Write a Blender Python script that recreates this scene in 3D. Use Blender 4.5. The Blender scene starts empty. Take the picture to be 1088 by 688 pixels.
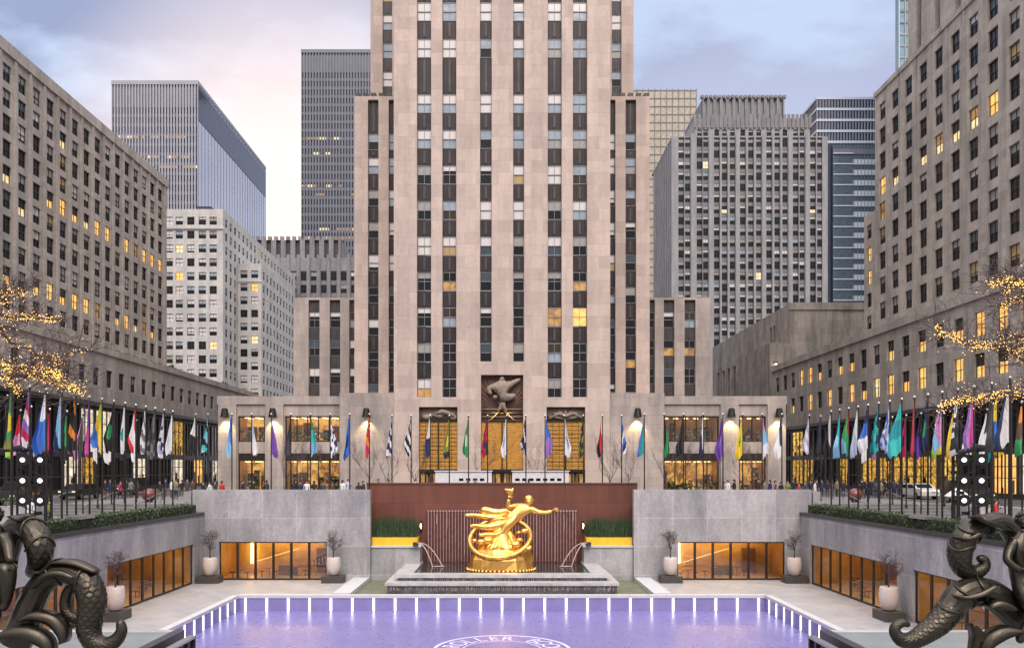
import bpy, bmesh, math, random
from mathutils import Vector, Matrix, Euler
random.seed(7)
R = math.radians
SC = bpy.context.scene
COL = SC.collection
F, CX, CY, EYE = 872.0, 533.4, 497.0, 2.9     # focal length (px of the photo), principal point, eye height

def WX(px, d): return (px - CX) * d / F
def WZ(py, d): return EYE - (py - CY) * d / F

# ---------------------------------------------------------------- materials
def _mat(name):
    m = bpy.data.materials.new(name); m.use_nodes = True
    nt = m.node_tree; b = nt.nodes['Principled BSDF']
    return m, nt, b
def N(nt, t, **kw):
    n = nt.nodes.new(t)
    for k, v in kw.items(): setattr(n, k, v)
    return n
def rgba(c, a=1.0): return (c[0], c[1], c[2], a)
def mixc(nt, fac, a, b, blend='MIX'):
    n = N(nt, 'ShaderNodeMix', data_type='RGBA', blend_type=blend)
    for sock, v in ((n.inputs[0], fac), (n.inputs[6], a), (n.inputs[7], b)):
        if hasattr(v, 'links') or hasattr(v, 'is_linked'): nt.links.new(v, sock)
        else: sock.default_value = v if not isinstance(v, tuple) else rgba(v)
    return n.outputs[2]
def noise(nt, vec, scale, detail=4, rough=.6):
    n = N(nt, 'ShaderNodeTexNoise'); n.inputs['Scale'].default_value = scale
    n.inputs['Detail'].default_value = detail; n.inputs['Roughness'].default_value = rough
    nt.links.new(vec, n.inputs['Vector']); return n.outputs[0]
def ramp(nt, fac, stops):
    n = N(nt, 'ShaderNodeValToRGB'); e = n.color_ramp.elements
    while len(e) < len(stops): e.new(.5)
    for el, (p, c) in zip(e, stops):
        el.position = p; el.color = rgba(c) if isinstance(c, tuple) else (c, c, c, 1)
    nt.links.new(fac, n.inputs[0]); return n.outputs[0]
def mapping(nt, vec, scale):
    n = N(nt, 'ShaderNodeMapping'); n.inputs['Scale'].default_value = scale
    nt.links.new(vec, n.inputs[0]); return n.outputs[0]
def bump(nt, b, h, strength, dist=.02):
    n = N(nt, 'ShaderNodeBump'); n.inputs['Strength'].default_value = strength
    n.inputs['Distance'].default_value = dist
    nt.links.new(h, n.inputs['Height']); nt.links.new(n.outputs[0], b.inputs['Normal'])

def plain(name, c, rough=.6, metal=0, var=.12, scale=3.0, bmp=0.0, bscale=20, spec=.5, coat=0):
    """one colour with a little uneven tone and grain"""
    m, nt, b = _mat(name)
    pos = N(nt, 'ShaderNodeTexCoord').outputs['Object']
    f = noise(nt, pos, scale)
    dark = tuple(x * (1 - var) for x in c); lite = tuple(min(1, x * (1 + var)) for x in c)
    nt.links.new(mixc(nt, ramp(nt, f, ((.3, 0.), (.7, 1.))), dark, lite), b.inputs['Base Color'])
    b.inputs['Roughness'].default_value = rough; b.inputs['Metallic'].default_value = metal
    b.inputs['Specular IOR Level'].default_value = spec; b.inputs['Coat Weight'].default_value = coat
    if bmp: bump(nt, b, noise(nt, pos, bscale, 3), bmp)
    return m

def stone(name, c, bw=1.6, bh=.8, var=.14, mortar=.62, stain=.3, rough=.85, msize=.012, stretch=.16, off=.5, zoff=0.0, grain=(.72, 1.12), fs=2.2):
    """ashlar blocks with joints, each block its own tone, weather streaks"""
    m, nt, b = _mat(name)
    pos = N(nt, 'ShaderNodeNewGeometry').outputs['Position']
    s = N(nt, 'ShaderNodeSeparateXYZ'); nt.links.new(pos, s.inputs[0])
    a = N(nt, 'ShaderNodeMath', operation='ADD'); nt.links.new(s.outputs[0], a.inputs[0]); nt.links.new(s.outputs[1], a.inputs[1])
    cb = N(nt, 'ShaderNodeCombineXYZ'); nt.links.new(a.outputs[0], cb.inputs[0]); zs = N(nt, 'ShaderNodeMath', operation='ADD'); nt.links.new(s.outputs[2], zs.inputs[0]); zs.inputs[1].default_value = zoff; nt.links.new(zs.outputs[0], cb.inputs[1])
    br = N(nt, 'ShaderNodeTexBrick'); nt.links.new(cb.outputs[0], br.inputs['Vector'])
    br.inputs['Scale'].default_value = 1; br.inputs['Brick Width'].default_value = bw
    br.inputs['Row Height'].default_value = bh; br.inputs['Mortar Size'].default_value = msize
    br.inputs['Bias'].default_value = 0; br.offset = off
    br.inputs['Color1'].default_value = rgba(tuple(x * (1 - var) for x in c))
    br.inputs['Color2'].default_value = rgba(tuple(min(1, x * (1 + var)) for x in c))
    br.inputs['Mortar'].default_value = rgba(tuple(x * mortar for x in c))
    st = noise(nt, mapping(nt, pos, (1, 1, stretch)), .55, 6, .7)
    fine = noise(nt, pos, fs, 6, .72)
    col = mixc(nt, ramp(nt, st, ((.36, 1.), (.62, 0.))), br.outputs[0], tuple(x * (1 - stain) for x in (.9, .92, .95)), 'MULTIPLY')
    col = mixc(nt, .5, col, ramp(nt, fine, ((.25, (grain[0],) * 3), (.75, (grain[1],) * 3))), 'MULTIPLY')
    nt.links.new(col, b.inputs['Base Color']); b.inputs['Roughness'].default_value = rough
    bump(nt, b, fine, .25, .02)
    return m

def emit(name, c, s, var=0.0, c2=None, scale=2.0, sharp=(.4, .6)):
    m, nt, b = _mat(name)
    b.inputs['Base Color'].default_value = rgba(tuple(x * .3 for x in c)); b.inputs['Roughness'].default_value = .4
    b.inputs['Emission Strength'].default_value = s
    if c2:
        pos = N(nt, 'ShaderNodeNewGeometry').outputs['Position']
        f = noise(nt, pos, scale, 4, .7)
        nt.links.new(mixc(nt, ramp(nt, f, ((sharp[0], 0.), (sharp[1], 1.))), c, c2), b.inputs['Emission Color'])
    else: b.inputs['Emission Color'].default_value = rgba(c)
    return m

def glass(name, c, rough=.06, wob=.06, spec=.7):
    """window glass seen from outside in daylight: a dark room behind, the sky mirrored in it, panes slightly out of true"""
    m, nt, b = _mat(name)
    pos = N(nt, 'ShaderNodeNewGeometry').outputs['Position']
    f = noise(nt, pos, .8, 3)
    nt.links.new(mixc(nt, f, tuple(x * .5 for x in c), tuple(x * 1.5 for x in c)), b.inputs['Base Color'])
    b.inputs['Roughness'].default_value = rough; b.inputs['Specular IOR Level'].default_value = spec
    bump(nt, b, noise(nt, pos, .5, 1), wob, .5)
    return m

def clear(name, tint=(.95, .97, .97), refl=.12):
    m = bpy.data.materials.new(name); m.use_nodes = True; nt = m.node_tree; nt.nodes.clear()
    o = N(nt, 'ShaderNodeOutputMaterial'); mx = N(nt, 'ShaderNodeMixShader')
    t = N(nt, 'ShaderNodeBsdfTransparent'); t.inputs[0].default_value = rgba(tint)
    g = N(nt, 'ShaderNodeBsdfGlossy'); g.inputs['Roughness'].default_value = .03
    mx.inputs[0].default_value = refl
    nt.links.new(t.outputs[0], mx.inputs[1]); nt.links.new(g.outputs[0], mx.inputs[2]); nt.links.new(mx.outputs[0], o.inputs[0])
    return m

M = {}
M['lime'] = stone('tower_limestone', (.55, .448, .395), 2.4, 1.28, .10, .70, .13)
M['lime_pod'] = stone('podium_limestone', (.43, .375, .345), 1.9, .95, .09, .7, .3)
M['side_l'] = stone('side_limestone', (.46, .42, .38), 1.6, .75, .09, .72, .30)
M['side_r'] = stone('east_limestone', (.455, .42, .38), 1.9, .9, .10, .72, .32)
M['cream'] = stone('pale_brickwork', (.55, .54, .52), 1.2, .5, .06, .85, .2)
M['deco'] = stone('grey_brickwork', (.32, .32, .335), 1.2, .6, .06, .85, .2)
M['old'] = stone('old_grey_stone', (.25, .245, .26), 1.2, .6, .08, .8, .3)
M['blank'] = stone('weathered_stone', (.34, .31, .28), 2.6, 1.3, .12, .75, .45)
M['granite'] = stone('grey_granite', (.39, .38, .395), 2.75, 2.3, .13, 1.3, .3, .55, .03, .35, 0, 1.1, (.5, 1.3), 4.2)
M['red_granite'] = stone('red_granite', (.17, .062, .041), 3.6, 2.9, .1, .7, .2, .35, .02)
M['flute_red'] = plain('wet_red_granite', (.13, .052, .046), .25, 0, .2, 2)
M['paving'] = stone('plaza_paving', (.20, .195, .195), 1.2, 1.2, .07, .8, .2, .7)
M['terrace'] = stone('pale_terrace_stone', (.385, .375, .375), 1.5, 50, .05, .82, .12, .5, .012, 1)
M['asphalt'] = plain('asphalt', (.06, .06, .065), .8, 0, .2, .6, .3, 60)
M['kerb'] = plain('kerb_stone', (.50, .50, .52), .5, 0, .08, 2, .1, 20)
M['rim'] = plain('wet_rim_stone', (.40, .40, .405), .3, 0, .2, 1.4, .1, 20)
M['wet'] = plain('wet_dark_stone', (.10, .10, .105), .25, 0, .4, 1.5)
M['deco_spandrel'] = plain('grey_brick_spandrel', (.17, .17, .185), .6, 0, .2, .4)
M['cap'] = plain('white_cap', (.8, .8, .8), .3)
M['band'] = plain('dark_coping', (.035, .036, .04), .4, 0, .2, 2)
M['teal'] = plain('bluestone', (.20, .225, .235), .22, 0, .15, 1.5, .08, 12)
M['black'] = plain('black_metal', (.018, .018, .02), .35, .3, .2, 4)
M['pole'] = plain('bronze_pole', (.035, .03, .028), .35, .5, .2, 4)
M['mullion'] = plain('dark_bronze_frame', (.03, .022, .018), .4, .4, .2, 4)
M['spandrel'] = plain('oxidised_spandrel', (.026, .018, .020), .5, .2, .35, .8)
M['spandrel_grey'] = plain('grey_spandrel', (.055, .05, .053), .5, .2, .3, .8)
M['frame'] = plain('window_frame_dark', (.05, .05, .052), .5, .2, .1, 2)
M['frame_grey'] = plain('window_frame_grey', (.22, .22, .23), .5, .2, .1, 2)
M['g_dark'] = glass('window_glass_dark', (.010, .0115, .0135), .06, .06, .45)
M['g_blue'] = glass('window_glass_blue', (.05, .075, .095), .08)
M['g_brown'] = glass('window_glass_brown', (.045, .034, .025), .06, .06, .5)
M['g_sky'] = glass('window_glass_pale', (.30, .37, .44), .1)  # reflected sky put into the pale base colour
M['blind'] = plain('window_blind', (.62, .60, .59), .35, 0, .06, 1.5, coat=.4)
M['blind_dim'] = plain('window_blind_dim', (.30, .29, .28), .35, 0, .15, 1.5, coat=.4)
M['blind_tan'] = plain('window_blind_tan', (.42, .30, .13), .35, 0, .1, 1.5, coat=.4)
M['lit'] = emit('lit_window', (1., .62, .20), .55, 0, (.95, .42, .08), 1.3)
M['lit_pale'] = emit('lit_window_pale', (1., .82, .5), .5, 0, (.75, .5, .2), 1.6)
M['lit_dim'] = emit('lit_window_dim', (.9, .5, .16), .22, 0, (.2, .1, .04), 1.2)
M['lit_shop'] = emit('lit_shop', (1., .55, .10), .40, 0, (.06, .028, .008), 2.6, (.42, .6))
M['lit_shop2'] = emit('lit_shop_mixed', (1., .60, .13), .55, 0, (.05, .04, .012), 2.2, (.45, .56))
M['lit_white'] = emit('lit_shop_white', (1., .88, .68), .5, 0, (.5, .42, .3), 1.0)
M['gold_glass'] = None
M['strip'] = emit('light_strip', (1., .95, 1.), 1.7)
M['bulb'] = emit('warm_bulb', (1., .53, .12), 3.2)
M['bulb_dim'] = emit('warm_bulb_dim', (1., .48, .09), 1.1)
M['lamp_hot'] = emit('lamp_hot', (1., .80, .45), 8.0)
M['stage_lamp'] = emit('stage_lamp', (.95, .97, 1.), 1.0)
def _gold():
    m, nt, b = _mat('gilded_bronze')
    pos = N(nt, 'ShaderNodeTexCoord').outputs['Object']
    t = ramp(nt, noise(nt, mapping(nt, pos, (1, 1, .45)), 2.6, 7, .7), ((.42, 0.), (.70, 1.)))
    nt.links.new(mixc(nt, t, (.98, .60, .17), (.60, .29, .06)), b.inputs['Base Color'])
    nt.links.new(ramp(nt, t, ((0., .30), (1., .48))), b.inputs['Roughness']); b.inputs['Metallic'].default_value = 1
    bump(nt, b, noise(nt, pos, 9, 5), .22); return m
M['gold'] = _gold()
M['hair'] = plain('hair', (.03, .02, .015), .6)
M['skin'] = plain('skin', (.50, .31, .23), .5)
M['hedge'] = plain('hedge_leaf', (.06, .095, .03), .55, 0, .55, 3.0)
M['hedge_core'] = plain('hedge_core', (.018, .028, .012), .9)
M['spike'] = plain('reed_leaf', (.022, .05, .014), .5, 0, .5, 4)
M['yellow'] = plain('yellow_box', (.78, .47, .03), .4)
M['bark'] = plain('bark', (.075, .06, .055), .85, 0, .3, 6, .4, 40)
M['twig'] = plain('twig', (.085, .062, .066), .8, 0, .3, 6)
M['pot'] = plain('pale_pot', (.53, .46, .435), .45, 0, .08, 3)
M['potbase'] = plain('planter_block', (.05, .047, .045), .5)
M['white'] = plain('white_panel', (.74, .74, .78), .4)
M['water'] = plain('pool_water', (.025, .035, .035), .04, 0, .3, 1.5, .35, 3.2, .7)
M['thin_fall'] = plain('thin_falling_water', (.29, .175, .155), .2, 0, .25, 3)
M['fall'] = plain('falling_water', (.40, .31, .31), .25, 0, .1, 3)
M['algae'] = plain('green_pool_floor', (.125, .14, .075), .35, 0, .3, .7, .2, 4)
M['red_ball'] = plain('red_ball', (.16, .045, .045), .3, 0, .15, 2)
M['wood_in'] = plain('amber_interior', (.62, .39, .14), .5, 0, .25, .7)
M['floor_in'] = plain('amber_floor', (.55, .37, .19), .25, 0, .2, .6)
M['room_strip'] = emit('room_strip', (1., .62, .17), 6.5)
M['relief'] = plain('carved_relief', (.25, .20, .165), .75, 0, .3, 3, .5, 10)
M['relief_red'] = plain('painted_relief', (.13, .065, .05), .6, 0, .35, 1.5)
M['metal_light'] = plain('steel_rail', (.42, .43, .44), .3, .8)
M['tyre'] = plain('tyre', (.02, .02, .02), .8)
M['car_dark'] = plain('car_paint_dark', (.025, .027, .032), .18, .2, coat=.6)
M['car_white'] = plain('car_paint_white', (.6, .6, .62), .2, 0, coat=.6)
M['car_red'] = plain('car_paint_red', (.22, .03, .03), .2, 0, coat=.6)
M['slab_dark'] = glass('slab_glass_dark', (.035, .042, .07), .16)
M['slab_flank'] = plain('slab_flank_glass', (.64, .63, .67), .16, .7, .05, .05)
M['slab_fin'] = plain('slab_fin', (.31, .32, .38), .5, 0, .08, .2)
M['slab_fin_d'] = plain('slab_fin_dark', (.15, .165, .205), .5, 0, .08, .2)
M['gold_curtain'] = glass('bronze_curtain_glass', (.42, .37, .29), .2)
M['band_glass'] = glass('banded_glass', (.085, .115, .145), .07)
M['band_white'] = plain('banded_white', (.50, .56, .66), .3)
M['glass_tower'] = glass('green_blue_glass', (.20, .32, .38), .1)

# cast amber glass of the portals: lit from behind, wavy blocks
def _gold_glass():
    m, nt, b = _mat('cast_amber_glass')
    pos = N(nt, 'ShaderNodeNewGeometry').outputs['Position']
    w = N(nt, 'ShaderNodeTexWave', wave_type='BANDS', bands_direction='Z'); w.inputs['Scale'].default_value = 1.7
    w.inputs['Distortion'].default_value = 5; w.inputs['Detail'].default_value = 3; w.inputs['Detail Scale'].default_value = 1.6
    nt.links.new(pos, w.inputs[0])
    f2 = noise(nt, pos, 2.4, 4)
    c = ramp(nt, w.outputs[1], ((.0, (.20, .075, .01)), (.5, (.52, .23, .03)), (1., (.95, .52, .10))))
    c = mixc(nt, .7, c, ramp(nt, f2, ((.3, (.35, .3, .25)), (.7, (1.2, 1.15, 1.)))), 'MULTIPLY')
    nt.links.new(c, b.inputs['Emission Color']); b.inputs['Emission Strength'].default_value = .3
    b.inputs['Base Color'].default_value = (.2, .1, .025, 1); b.inputs['Roughness'].default_value = .2
    return m
M['gold_glass'] = _gold_glass()
def _rink():
    m, nt, b = _mat('purple_rink_floor')
    pos = N(nt, 'ShaderNodeNewGeometry').outputs['Position']
    f = noise(nt, pos, .35, 5); g = noise(nt, mapping(nt, pos, (1, .4, 1)), 3, 4)
    c = mixc(nt, ramp(nt, f, ((.3, 0.), (.7, 1.))), (.152, .138, .345), (.188, .172, .385))
    c = mixc(nt, .35, c, ramp(nt, g, ((.35, (.8, .8, .82)), (.65, (1.1, 1.1, 1.1)))), 'MULTIPLY')
    nt.links.new(c, b.inputs['Base Color'])
    nt.links.new(ramp(nt, g, ((.3, .24), (.7, .38))), b.inputs['Roughness'])
    b.inputs['Specular IOR Level'].default_value = .55
    return m
M['rink'] = _rink()
M['rink_wall'] = plain('purple_rink_wall', (.215, .195, .40), .4, 0, .12, .8)
M['ring_paint'] = plain('pale_floor_paint', (.62, .60, .78), .35, 0, .1, 3)
def _bronze_scale():
    m, nt, b = _mat('bronze_scales')
    pos = N(nt, 'ShaderNodeTexCoord').outputs['Object']
    v = N(nt, 'ShaderNodeTexVoronoi', feature='DISTANCE_TO_EDGE'); v.inputs['Scale'].default_value = 34
    nt.links.new(pos, v.inputs['Vector'])
    f = noise(nt, pos, 3.5, 5)
    pat = ramp(nt, noise(nt, pos, 7, 6, .75), ((.48, 0.), (.66, 1.)))       # green patina in patches
    nt.links.new(mixc(nt, pat, mixc(nt, f, (.030, .026, .021), (.10, .084, .064)), (.048, .05, .043)), b.inputs['Base Color'])
    nt.links.new(ramp(nt, pat, ((0., .30), (1., .55))), b.inputs['Roughness'])
    b.inputs['Metallic'].default_value = .85; b.inputs['Roughness'].default_value = .34
    bump(nt, b, f, .15, .02)
    return m
M['bronze_scale'] = _bronze_scale()
M['bronze'] = _bronze_scale(); M['bronze'].name = 'dark_bronze'
M['shop_back_glow'] = emit('shop_back_wall_glow', (1., .52, .11), .42, 0, (.22, .085, .02), 1.1, (.42, .6))  # lamp light put into the back wall as its own glow
M['shop_glow'] = emit('shop_ceiling_strip', (1., .62, .24), 2.6)
M['room_line'] = emit('room_line', (1., .62, .2), .75)
M['clear'] = clear('clear_glass')
M['brightgold'] = plain('bright_gold', (.85, .55, .18), .3, 1)
def _cloth(name, c): return plain('cloth_' + name, c, .75, 0, .1, 2.5)
CLOTH = {k: _cloth(k, v) for k, v in dict(
    white=(.70, .70, .72), black=(.018, .018, .022), navy=(.02, .03, .095), blue=(.05, .16, .55), sky=(.22, .45, .66), pale=(.42, .50, .62),
    teal=(.02, .30, .34), turquoise=(.05, .50, .46), green=(.04, .32, .11), lime=(.30, .52, .07), olive=(.20, .22, .05), yellow=(.75, .55, .05),
    orange=(.70, .25, .03), red=(.52, .03, .035), crimson=(.48, .02, .11), magenta=(.50, .06, .32), pink=(.60, .25, .48), purple=(.14, .05, .33),
    violet=(.28, .16, .46), grey=(.18, .18, .19), lilac=(.45, .42, .62), brown=(.12, .07, .045), charcoal=(.05, .05, .055), khaki=(.25, .21, .14)).items()}

# ---------------------------------------------------------------- mesh helpers
ORIG = {}
class MB:
    def __init__(s): s.v, s.f, s.m, s.mats = [], [], [], []
    def mi(s, mat):
        if mat not in s.mats: s.mats.append(mat)
        return s.mats.index(mat)
    def add(s, vs, fs, mat):
        o = len(s.v); s.v += [tuple(p) for p in vs]; k = s.mi(mat)
        for f in fs: s.f.append(tuple(i + o for i in f)); s.m.append(k)
    def quad(s, a, b, c, d, mat): s.add([a, b, c, d], [(0, 1, 2, 3)], mat)
    def box(s, x0, x1, y0, y1, z0, z1, mat):
        v = [(x, y, z) for z in (z0, z1) for y in (y0, y1) for x in (x0, x1)]
        s.add(v, [(0, 2, 3, 1), (4, 5, 7, 6), (0, 1, 5, 4), (2, 6, 7, 3), (0, 4, 6, 2), (1, 3, 7, 5)], mat)
    def tube(s, pts, rad, mat, n=8, cap=True, flat=1.0):
        pts = [Vector(p) for p in pts]
        if not hasattr(rad, '__len__'): rad = [rad] * len(pts)
        vs, fs = [], []; ref = None
        for i, p in enumerate(pts):
            t = (pts[min(i + 1, len(pts) - 1)] - pts[max(i - 1, 0)]).normalized()
            if ref is None: ref = Vector((0, 0, 1)) if abs(t.z) < .9 else Vector((1, 0, 0))
            a = (ref - t * ref.dot(t)).normalized(); b = t.cross(a); ref = a
            for k in range(n):
                w = 2 * math.pi * k / n
                vs.append(p + (a * math.cos(w) + b * math.sin(w) * flat) * rad[i])
        for i in range(len(pts) - 1):
            for k in range(n):
                k2 = (k + 1) % n
                fs.append((i * n + k, i * n + k2, (i + 1) * n + k2, (i + 1) * n + k))
        if cap:
            fs.append(tuple(range(n - 1, -1, -1))); fs.append(tuple((len(pts) - 1) * n + k for k in range(n)))
        s.add(vs, fs, mat)
    def lathe(s, prof, c, mat, n=20, sy=1.0):
        vs = [(c[0] + r * math.cos(2 * math.pi * k / n), c[1] + sy * r * math.sin(2 * math.pi * k / n), c[2] + z) for r, z in prof for k in range(n)]
        fs = [(i * n + k, i * n + (k + 1) % n, (i + 1) * n + (k + 1) % n, (i + 1) * n + k) for i in range(len(prof) - 1) for k in range(n)]
        fs.append(tuple(range(n - 1, -1, -1))); fs.append(tuple((len(prof) - 1) * n + k for k in range(n)))
        s.add(vs, fs, mat)
    def ball(s, c, r, mat, n=12, sx=1, sy=1, sz=1):
        m = max(4, n // 2); vs = [(c[0], c[1], c[2] - r * sz)]
        for i in range(1, m):
            a = -math.pi / 2 + math.pi * i / m
            for k in range(n):
                w = 2 * math.pi * k / n
                vs.append((c[0] + r * sx * math.cos(a) * math.cos(w), c[1] + r * sy * math.cos(a) * math.sin(w), c[2] + r * sz * math.sin(a)))
        vs.append((c[0], c[1], c[2] + r * sz)); fs = []
        for k in range(n):
            k2 = (k + 1) % n; fs.append((0, 1 + k2, 1 + k)); fs.append((len(vs) - 1, 1 + (m - 2) * n + k, 1 + (m - 2) * n + k2))
            for i in range(m - 2): fs.append((1 + i * n + k, 1 + i * n + k2, 1 + (i + 1) * n + k2, 1 + (i + 1) * n + k))
        s.add(vs, fs, mat)
    def mesh(s, name, off=(0, 0, 0), smooth=False):
        me = bpy.data.meshes.new(name)
        me.from_pydata([(x - off[0], y - off[1], z - off[2]) for x, y, z in s.v], [], s.f)
        for mt in s.mats: me.materials.append(mt)
        me.polygons.foreach_set('material_index', s.m)
        if smooth: me.polygons.foreach_set('use_smooth', [True] * len(s.f))
        me.update(); return me
    def build(s, name, parent=None, smooth=False, **kw):
        """link as ONE mesh object; coordinates are world ones, so take the parent's place off"""
        off = ORIG.get(parent.name, (0, 0, 0)) if parent else (0, 0, 0)
        o = bpy.data.objects.new(name, s.mesh(name, off, smooth)); COL.objects.link(o)
        if parent: o.parent = parent; ORIG[o.name] = off
        else: ORIG[o.name] = (0, 0, 0)
        return tag(o, **kw)

def tag(o, label=None, cat=None, group=None, kind=None):
    if label: o['label'] = label
    if cat: o['category'] = cat
    if group: o['group'] = group
    if kind: o['kind'] = kind
    return o
def thing(name, label, cat, loc=(0, 0, 0), group=None):
    o = bpy.data.objects.new(name, None); COL.objects.link(o); o.location = loc; o.empty_display_size = .3
    ORIG[o.name] = tuple(loc); return tag(o, label, cat, group)
def inst(name, me, parent, loc, rz=0):
    """a part that shares a mesh; loc is a world place"""
    o = bpy.data.objects.new(name, me); COL.objects.link(o)
    off = ORIG.get(parent.name, (0, 0, 0)) if parent else (0, 0, 0)
    o.location = (loc[0] - off[0], loc[1] - off[1], loc[2] - off[2]); o.rotation_euler = (0, 0, rz); o.parent = parent
    ORIG[o.name] = tuple(loc); return o
def copy_tree(o, parent=None):
    c = o.copy(); COL.objects.link(c)
    if parent: c.parent = parent
    for ch in list(o.children): copy_tree(ch, c)
    return c

# wall planes: 'front' faces the camera (-Y), 'east' faces +X (buildings on the left), 'west' faces -X
def plane(kind, at):
    if kind == 'front': return (lambda u, z, dp: (u, at + dp, z)), 0.0
    if kind == 'east': return (lambda u, z, dp: (at - dp, u, z)), math.pi / 2
    return (lambda u, z, dp: (at + dp, u, z)), -math.pi / 2
def holed(mb, pl, u0, u1, z0, z1, holes, mat, depth=.3, mat_r=None):
    us = sorted({u0, u1} | {round(h[i], 4) for h in holes for i in (0, 1) if u0 < h[i] < u1})
    zs = sorted({z0, z1} | {round(h[i], 4) for h in holes for i in (2, 3) if z0 < h[i] < z1})
    flip = pl[1] < 0
    def q(a, b, c, d, m): mb.quad(*((d, c, b, a) if flip else (a, b, c, d)), m)
    P = pl[0]
    for j in range(len(zs) - 1):
        zc = (zs[j] + zs[j + 1]) / 2; run = None
        row = [h for h in holes if h[2] < zc < h[3]]
        for i in range(len(us) - 1):
            uc = (us[i] + us[i + 1]) / 2
            hole = any(h[0] < uc < h[1] for h in row)
            if not hole and run is None: run = us[i]
            if run is not None and (hole or i == len(us) - 2):
                e = us[i] if hole else us[i + 1]
                q(P(run, zs[j], 0), P(e, zs[j], 0), P(e, zs[j + 1], 0), P(run, zs[j + 1], 0), mat); run = None
    r = mat_r or mat
    for a, b, c, d in [h[:4] for h in holes]:
        q(P(a, c, 0), P(a, d, 0), P(a, d, depth), P(a, c, depth), r); q(P(b, c, depth), P(b, d, depth), P(b, d, 0), P(b, c, 0), r)
        q(P(a, c, depth), P(b, c, depth), P(b, c, 0), P(a, c, 0), r); q(P(a, d, 0), P(b, d, 0), P(b, d, depth), P(a, d, depth), r)

# window variants, kept as data so that they can be single parts or merged far away
def win_data(w, h, style, frame):
    mb = MB(); t = .06; y = .0
    def pane(x0, x1, z0, z1, mat, dy=.06): mb.quad((x0, dy, z0), (x1, dy, z0), (x1, dy, z1), (x0, dy, z1), mat)
    up, lo = style[:2]; fr = style[2] if len(style) > 2 else .5; zc = h * (1 - fr)     # how far the blind is drawn
    if fr <= .5:
        pane(-w / 2, w / 2, 0, h / 2, M[lo], .09); pane(-w / 2, w / 2, zc, h, M[up])
        if fr < .5: pane(-w / 2, w / 2, h / 2, zc, M[lo])
    else: pane(-w / 2, w / 2, h / 2, h, M[up]); pane(-w / 2, w / 2, zc, h / 2, M[up], .09); pane(-w / 2, w / 2, 0, zc, M[lo], .09)
    for a, b in ((-w / 2, -w / 2 + t), (w / 2 - t, w / 2)): mb.box(a, b, 0, .12, 0, h, M[frame])
    for a, b in ((0, t), (h - t, h), (h / 2 - t * .6, h / 2 + t * .6)): mb.box(-w / 2 + t, w / 2 - t, .003, .118, a, b, M[frame])
    if w > 1.35: mb.box(-.025, .025, .006, .11, t, h / 2 - t * .6, M[frame]); mb.box(-.025, .025, .006, .11, h / 2 + t * .6, h - t, M[frame])
    return mb
_WC = {}
def win(w, h, style, frame='frame'):
    k = (round(w, 3), round(h, 3), style, frame)
    if k not in _WC: _WC[k] = (win_data(w, h, style, frame), None)
    d, me = _WC[k]
    if me is None: me = d.mesh('window'); _WC[k] = (d, me)
    return d, me
def put_windows(parent, items, name='window', cap=100):
    """items: (data, mesh, world place, rz); the nearest become parts of their own, the rest one far mass"""
    def size(it): p = it[2]; return (p[0] ** 2 + p[1] ** 2 + (p[2] - EYE) ** 2)
    def inside(it):
        p = it[2]; x = CX + p[0] * F / p[1]; y = CY - (p[2] - EYE) * F / p[1]
        return 0 if (-8 < x < 1096 and -12 < y < 700) else 1
    items = sorted(items, key=lambda it: (inside(it), size(it)))
    for d, me, p, rz in items[:cap]: inst(name, me, parent, p, rz)
    rest = items[cap:]
    if rest:
        big = MB()
        for d, me, p, rz in rest:
            c, s = math.cos(rz), math.sin(rz); o = len(big.v)
            big.v += [(p[0] + x * c - y * s, p[1] + x * s + y * c, p[2] + z) for x, y, z in d.v]
            for f, k in zip(d.f, d.m): big.f.append(tuple(i + o for i in f)); big.m.append(big.mi(d.mats[k]))
        big.build(name, parent, kind='stuff')

ST_DARK = ('g_dark', 'g_dark'); ST_B3 = ('blind', 'g_dark', .28); ST_B7 = ('blind', 'g_dark', .76); ST_D3 = ('blind_dim', 'g_dark', .33); ST_D7 = ('blind_dim', 'g_brown', .8); ST_T = ('blind_tan', 'g_dark', .62)
ST_BL = ('blind', 'g_dark'); ST_BD = ('blind_dim', 'g_dark'); ST_SKY = ('g_sky', 'g_dark')
ST_BLUE = ('g_blue', 'g_dark'); ST_LIT = ('lit', 'lit'); ST_LITL = ('g_dark', 'lit_pale'); ST_DIM = ('lit_dim', 'lit_dim'); ST_FULL = ('blind', 'blind')
ST_LP = ('lit_pale', 'lit_pale'); ST_BROWN = ('g_brown', 'g_brown')
def pick(rng, table):
    r = rng.random() * sum(w for _, w in table)
    for s, w in table:
        r -= w
        if r <= 0: return s
    return table[-1][0]

def office(parent, mb, pl, u0, u1, z0, z1, cols, rows, w, h, mat, table, seed, depth=.28, frame='frame', lit_rows=(), bay=None):
    rng = random.Random(seed)
    holes = [(c - w / 2, c + w / 2, z - h / 2, z + h / 2) for c in cols for z in rows]
    if bay:    # continuous dark bays with panels between the windows
        holes = [(c - w / 2, c + w / 2, max(z0 + .5, min(rows) - h), max(rows) + h / 2 + .4) for c in cols]
        for a, b, c_, d_ in holes: P = pl[0]; mb.quad(P(a, c_, depth), P(b, c_, depth), P(b, d_, depth), P(a, d_, depth), bay)
    holed(mb, pl, u0, u1, z0, z1, holes, mat, depth)
    its = []
    for z in rows:
        for c in cols:
            t = table
            for lr, lt in lit_rows:
                if abs(z - lr) < .5: t = lt
            d, me = win(w, h, pick(rng, t), frame)
            its.append((d, me, pl[0](c, z - h / 2, depth - .1), pl[1]))
    return its

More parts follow.
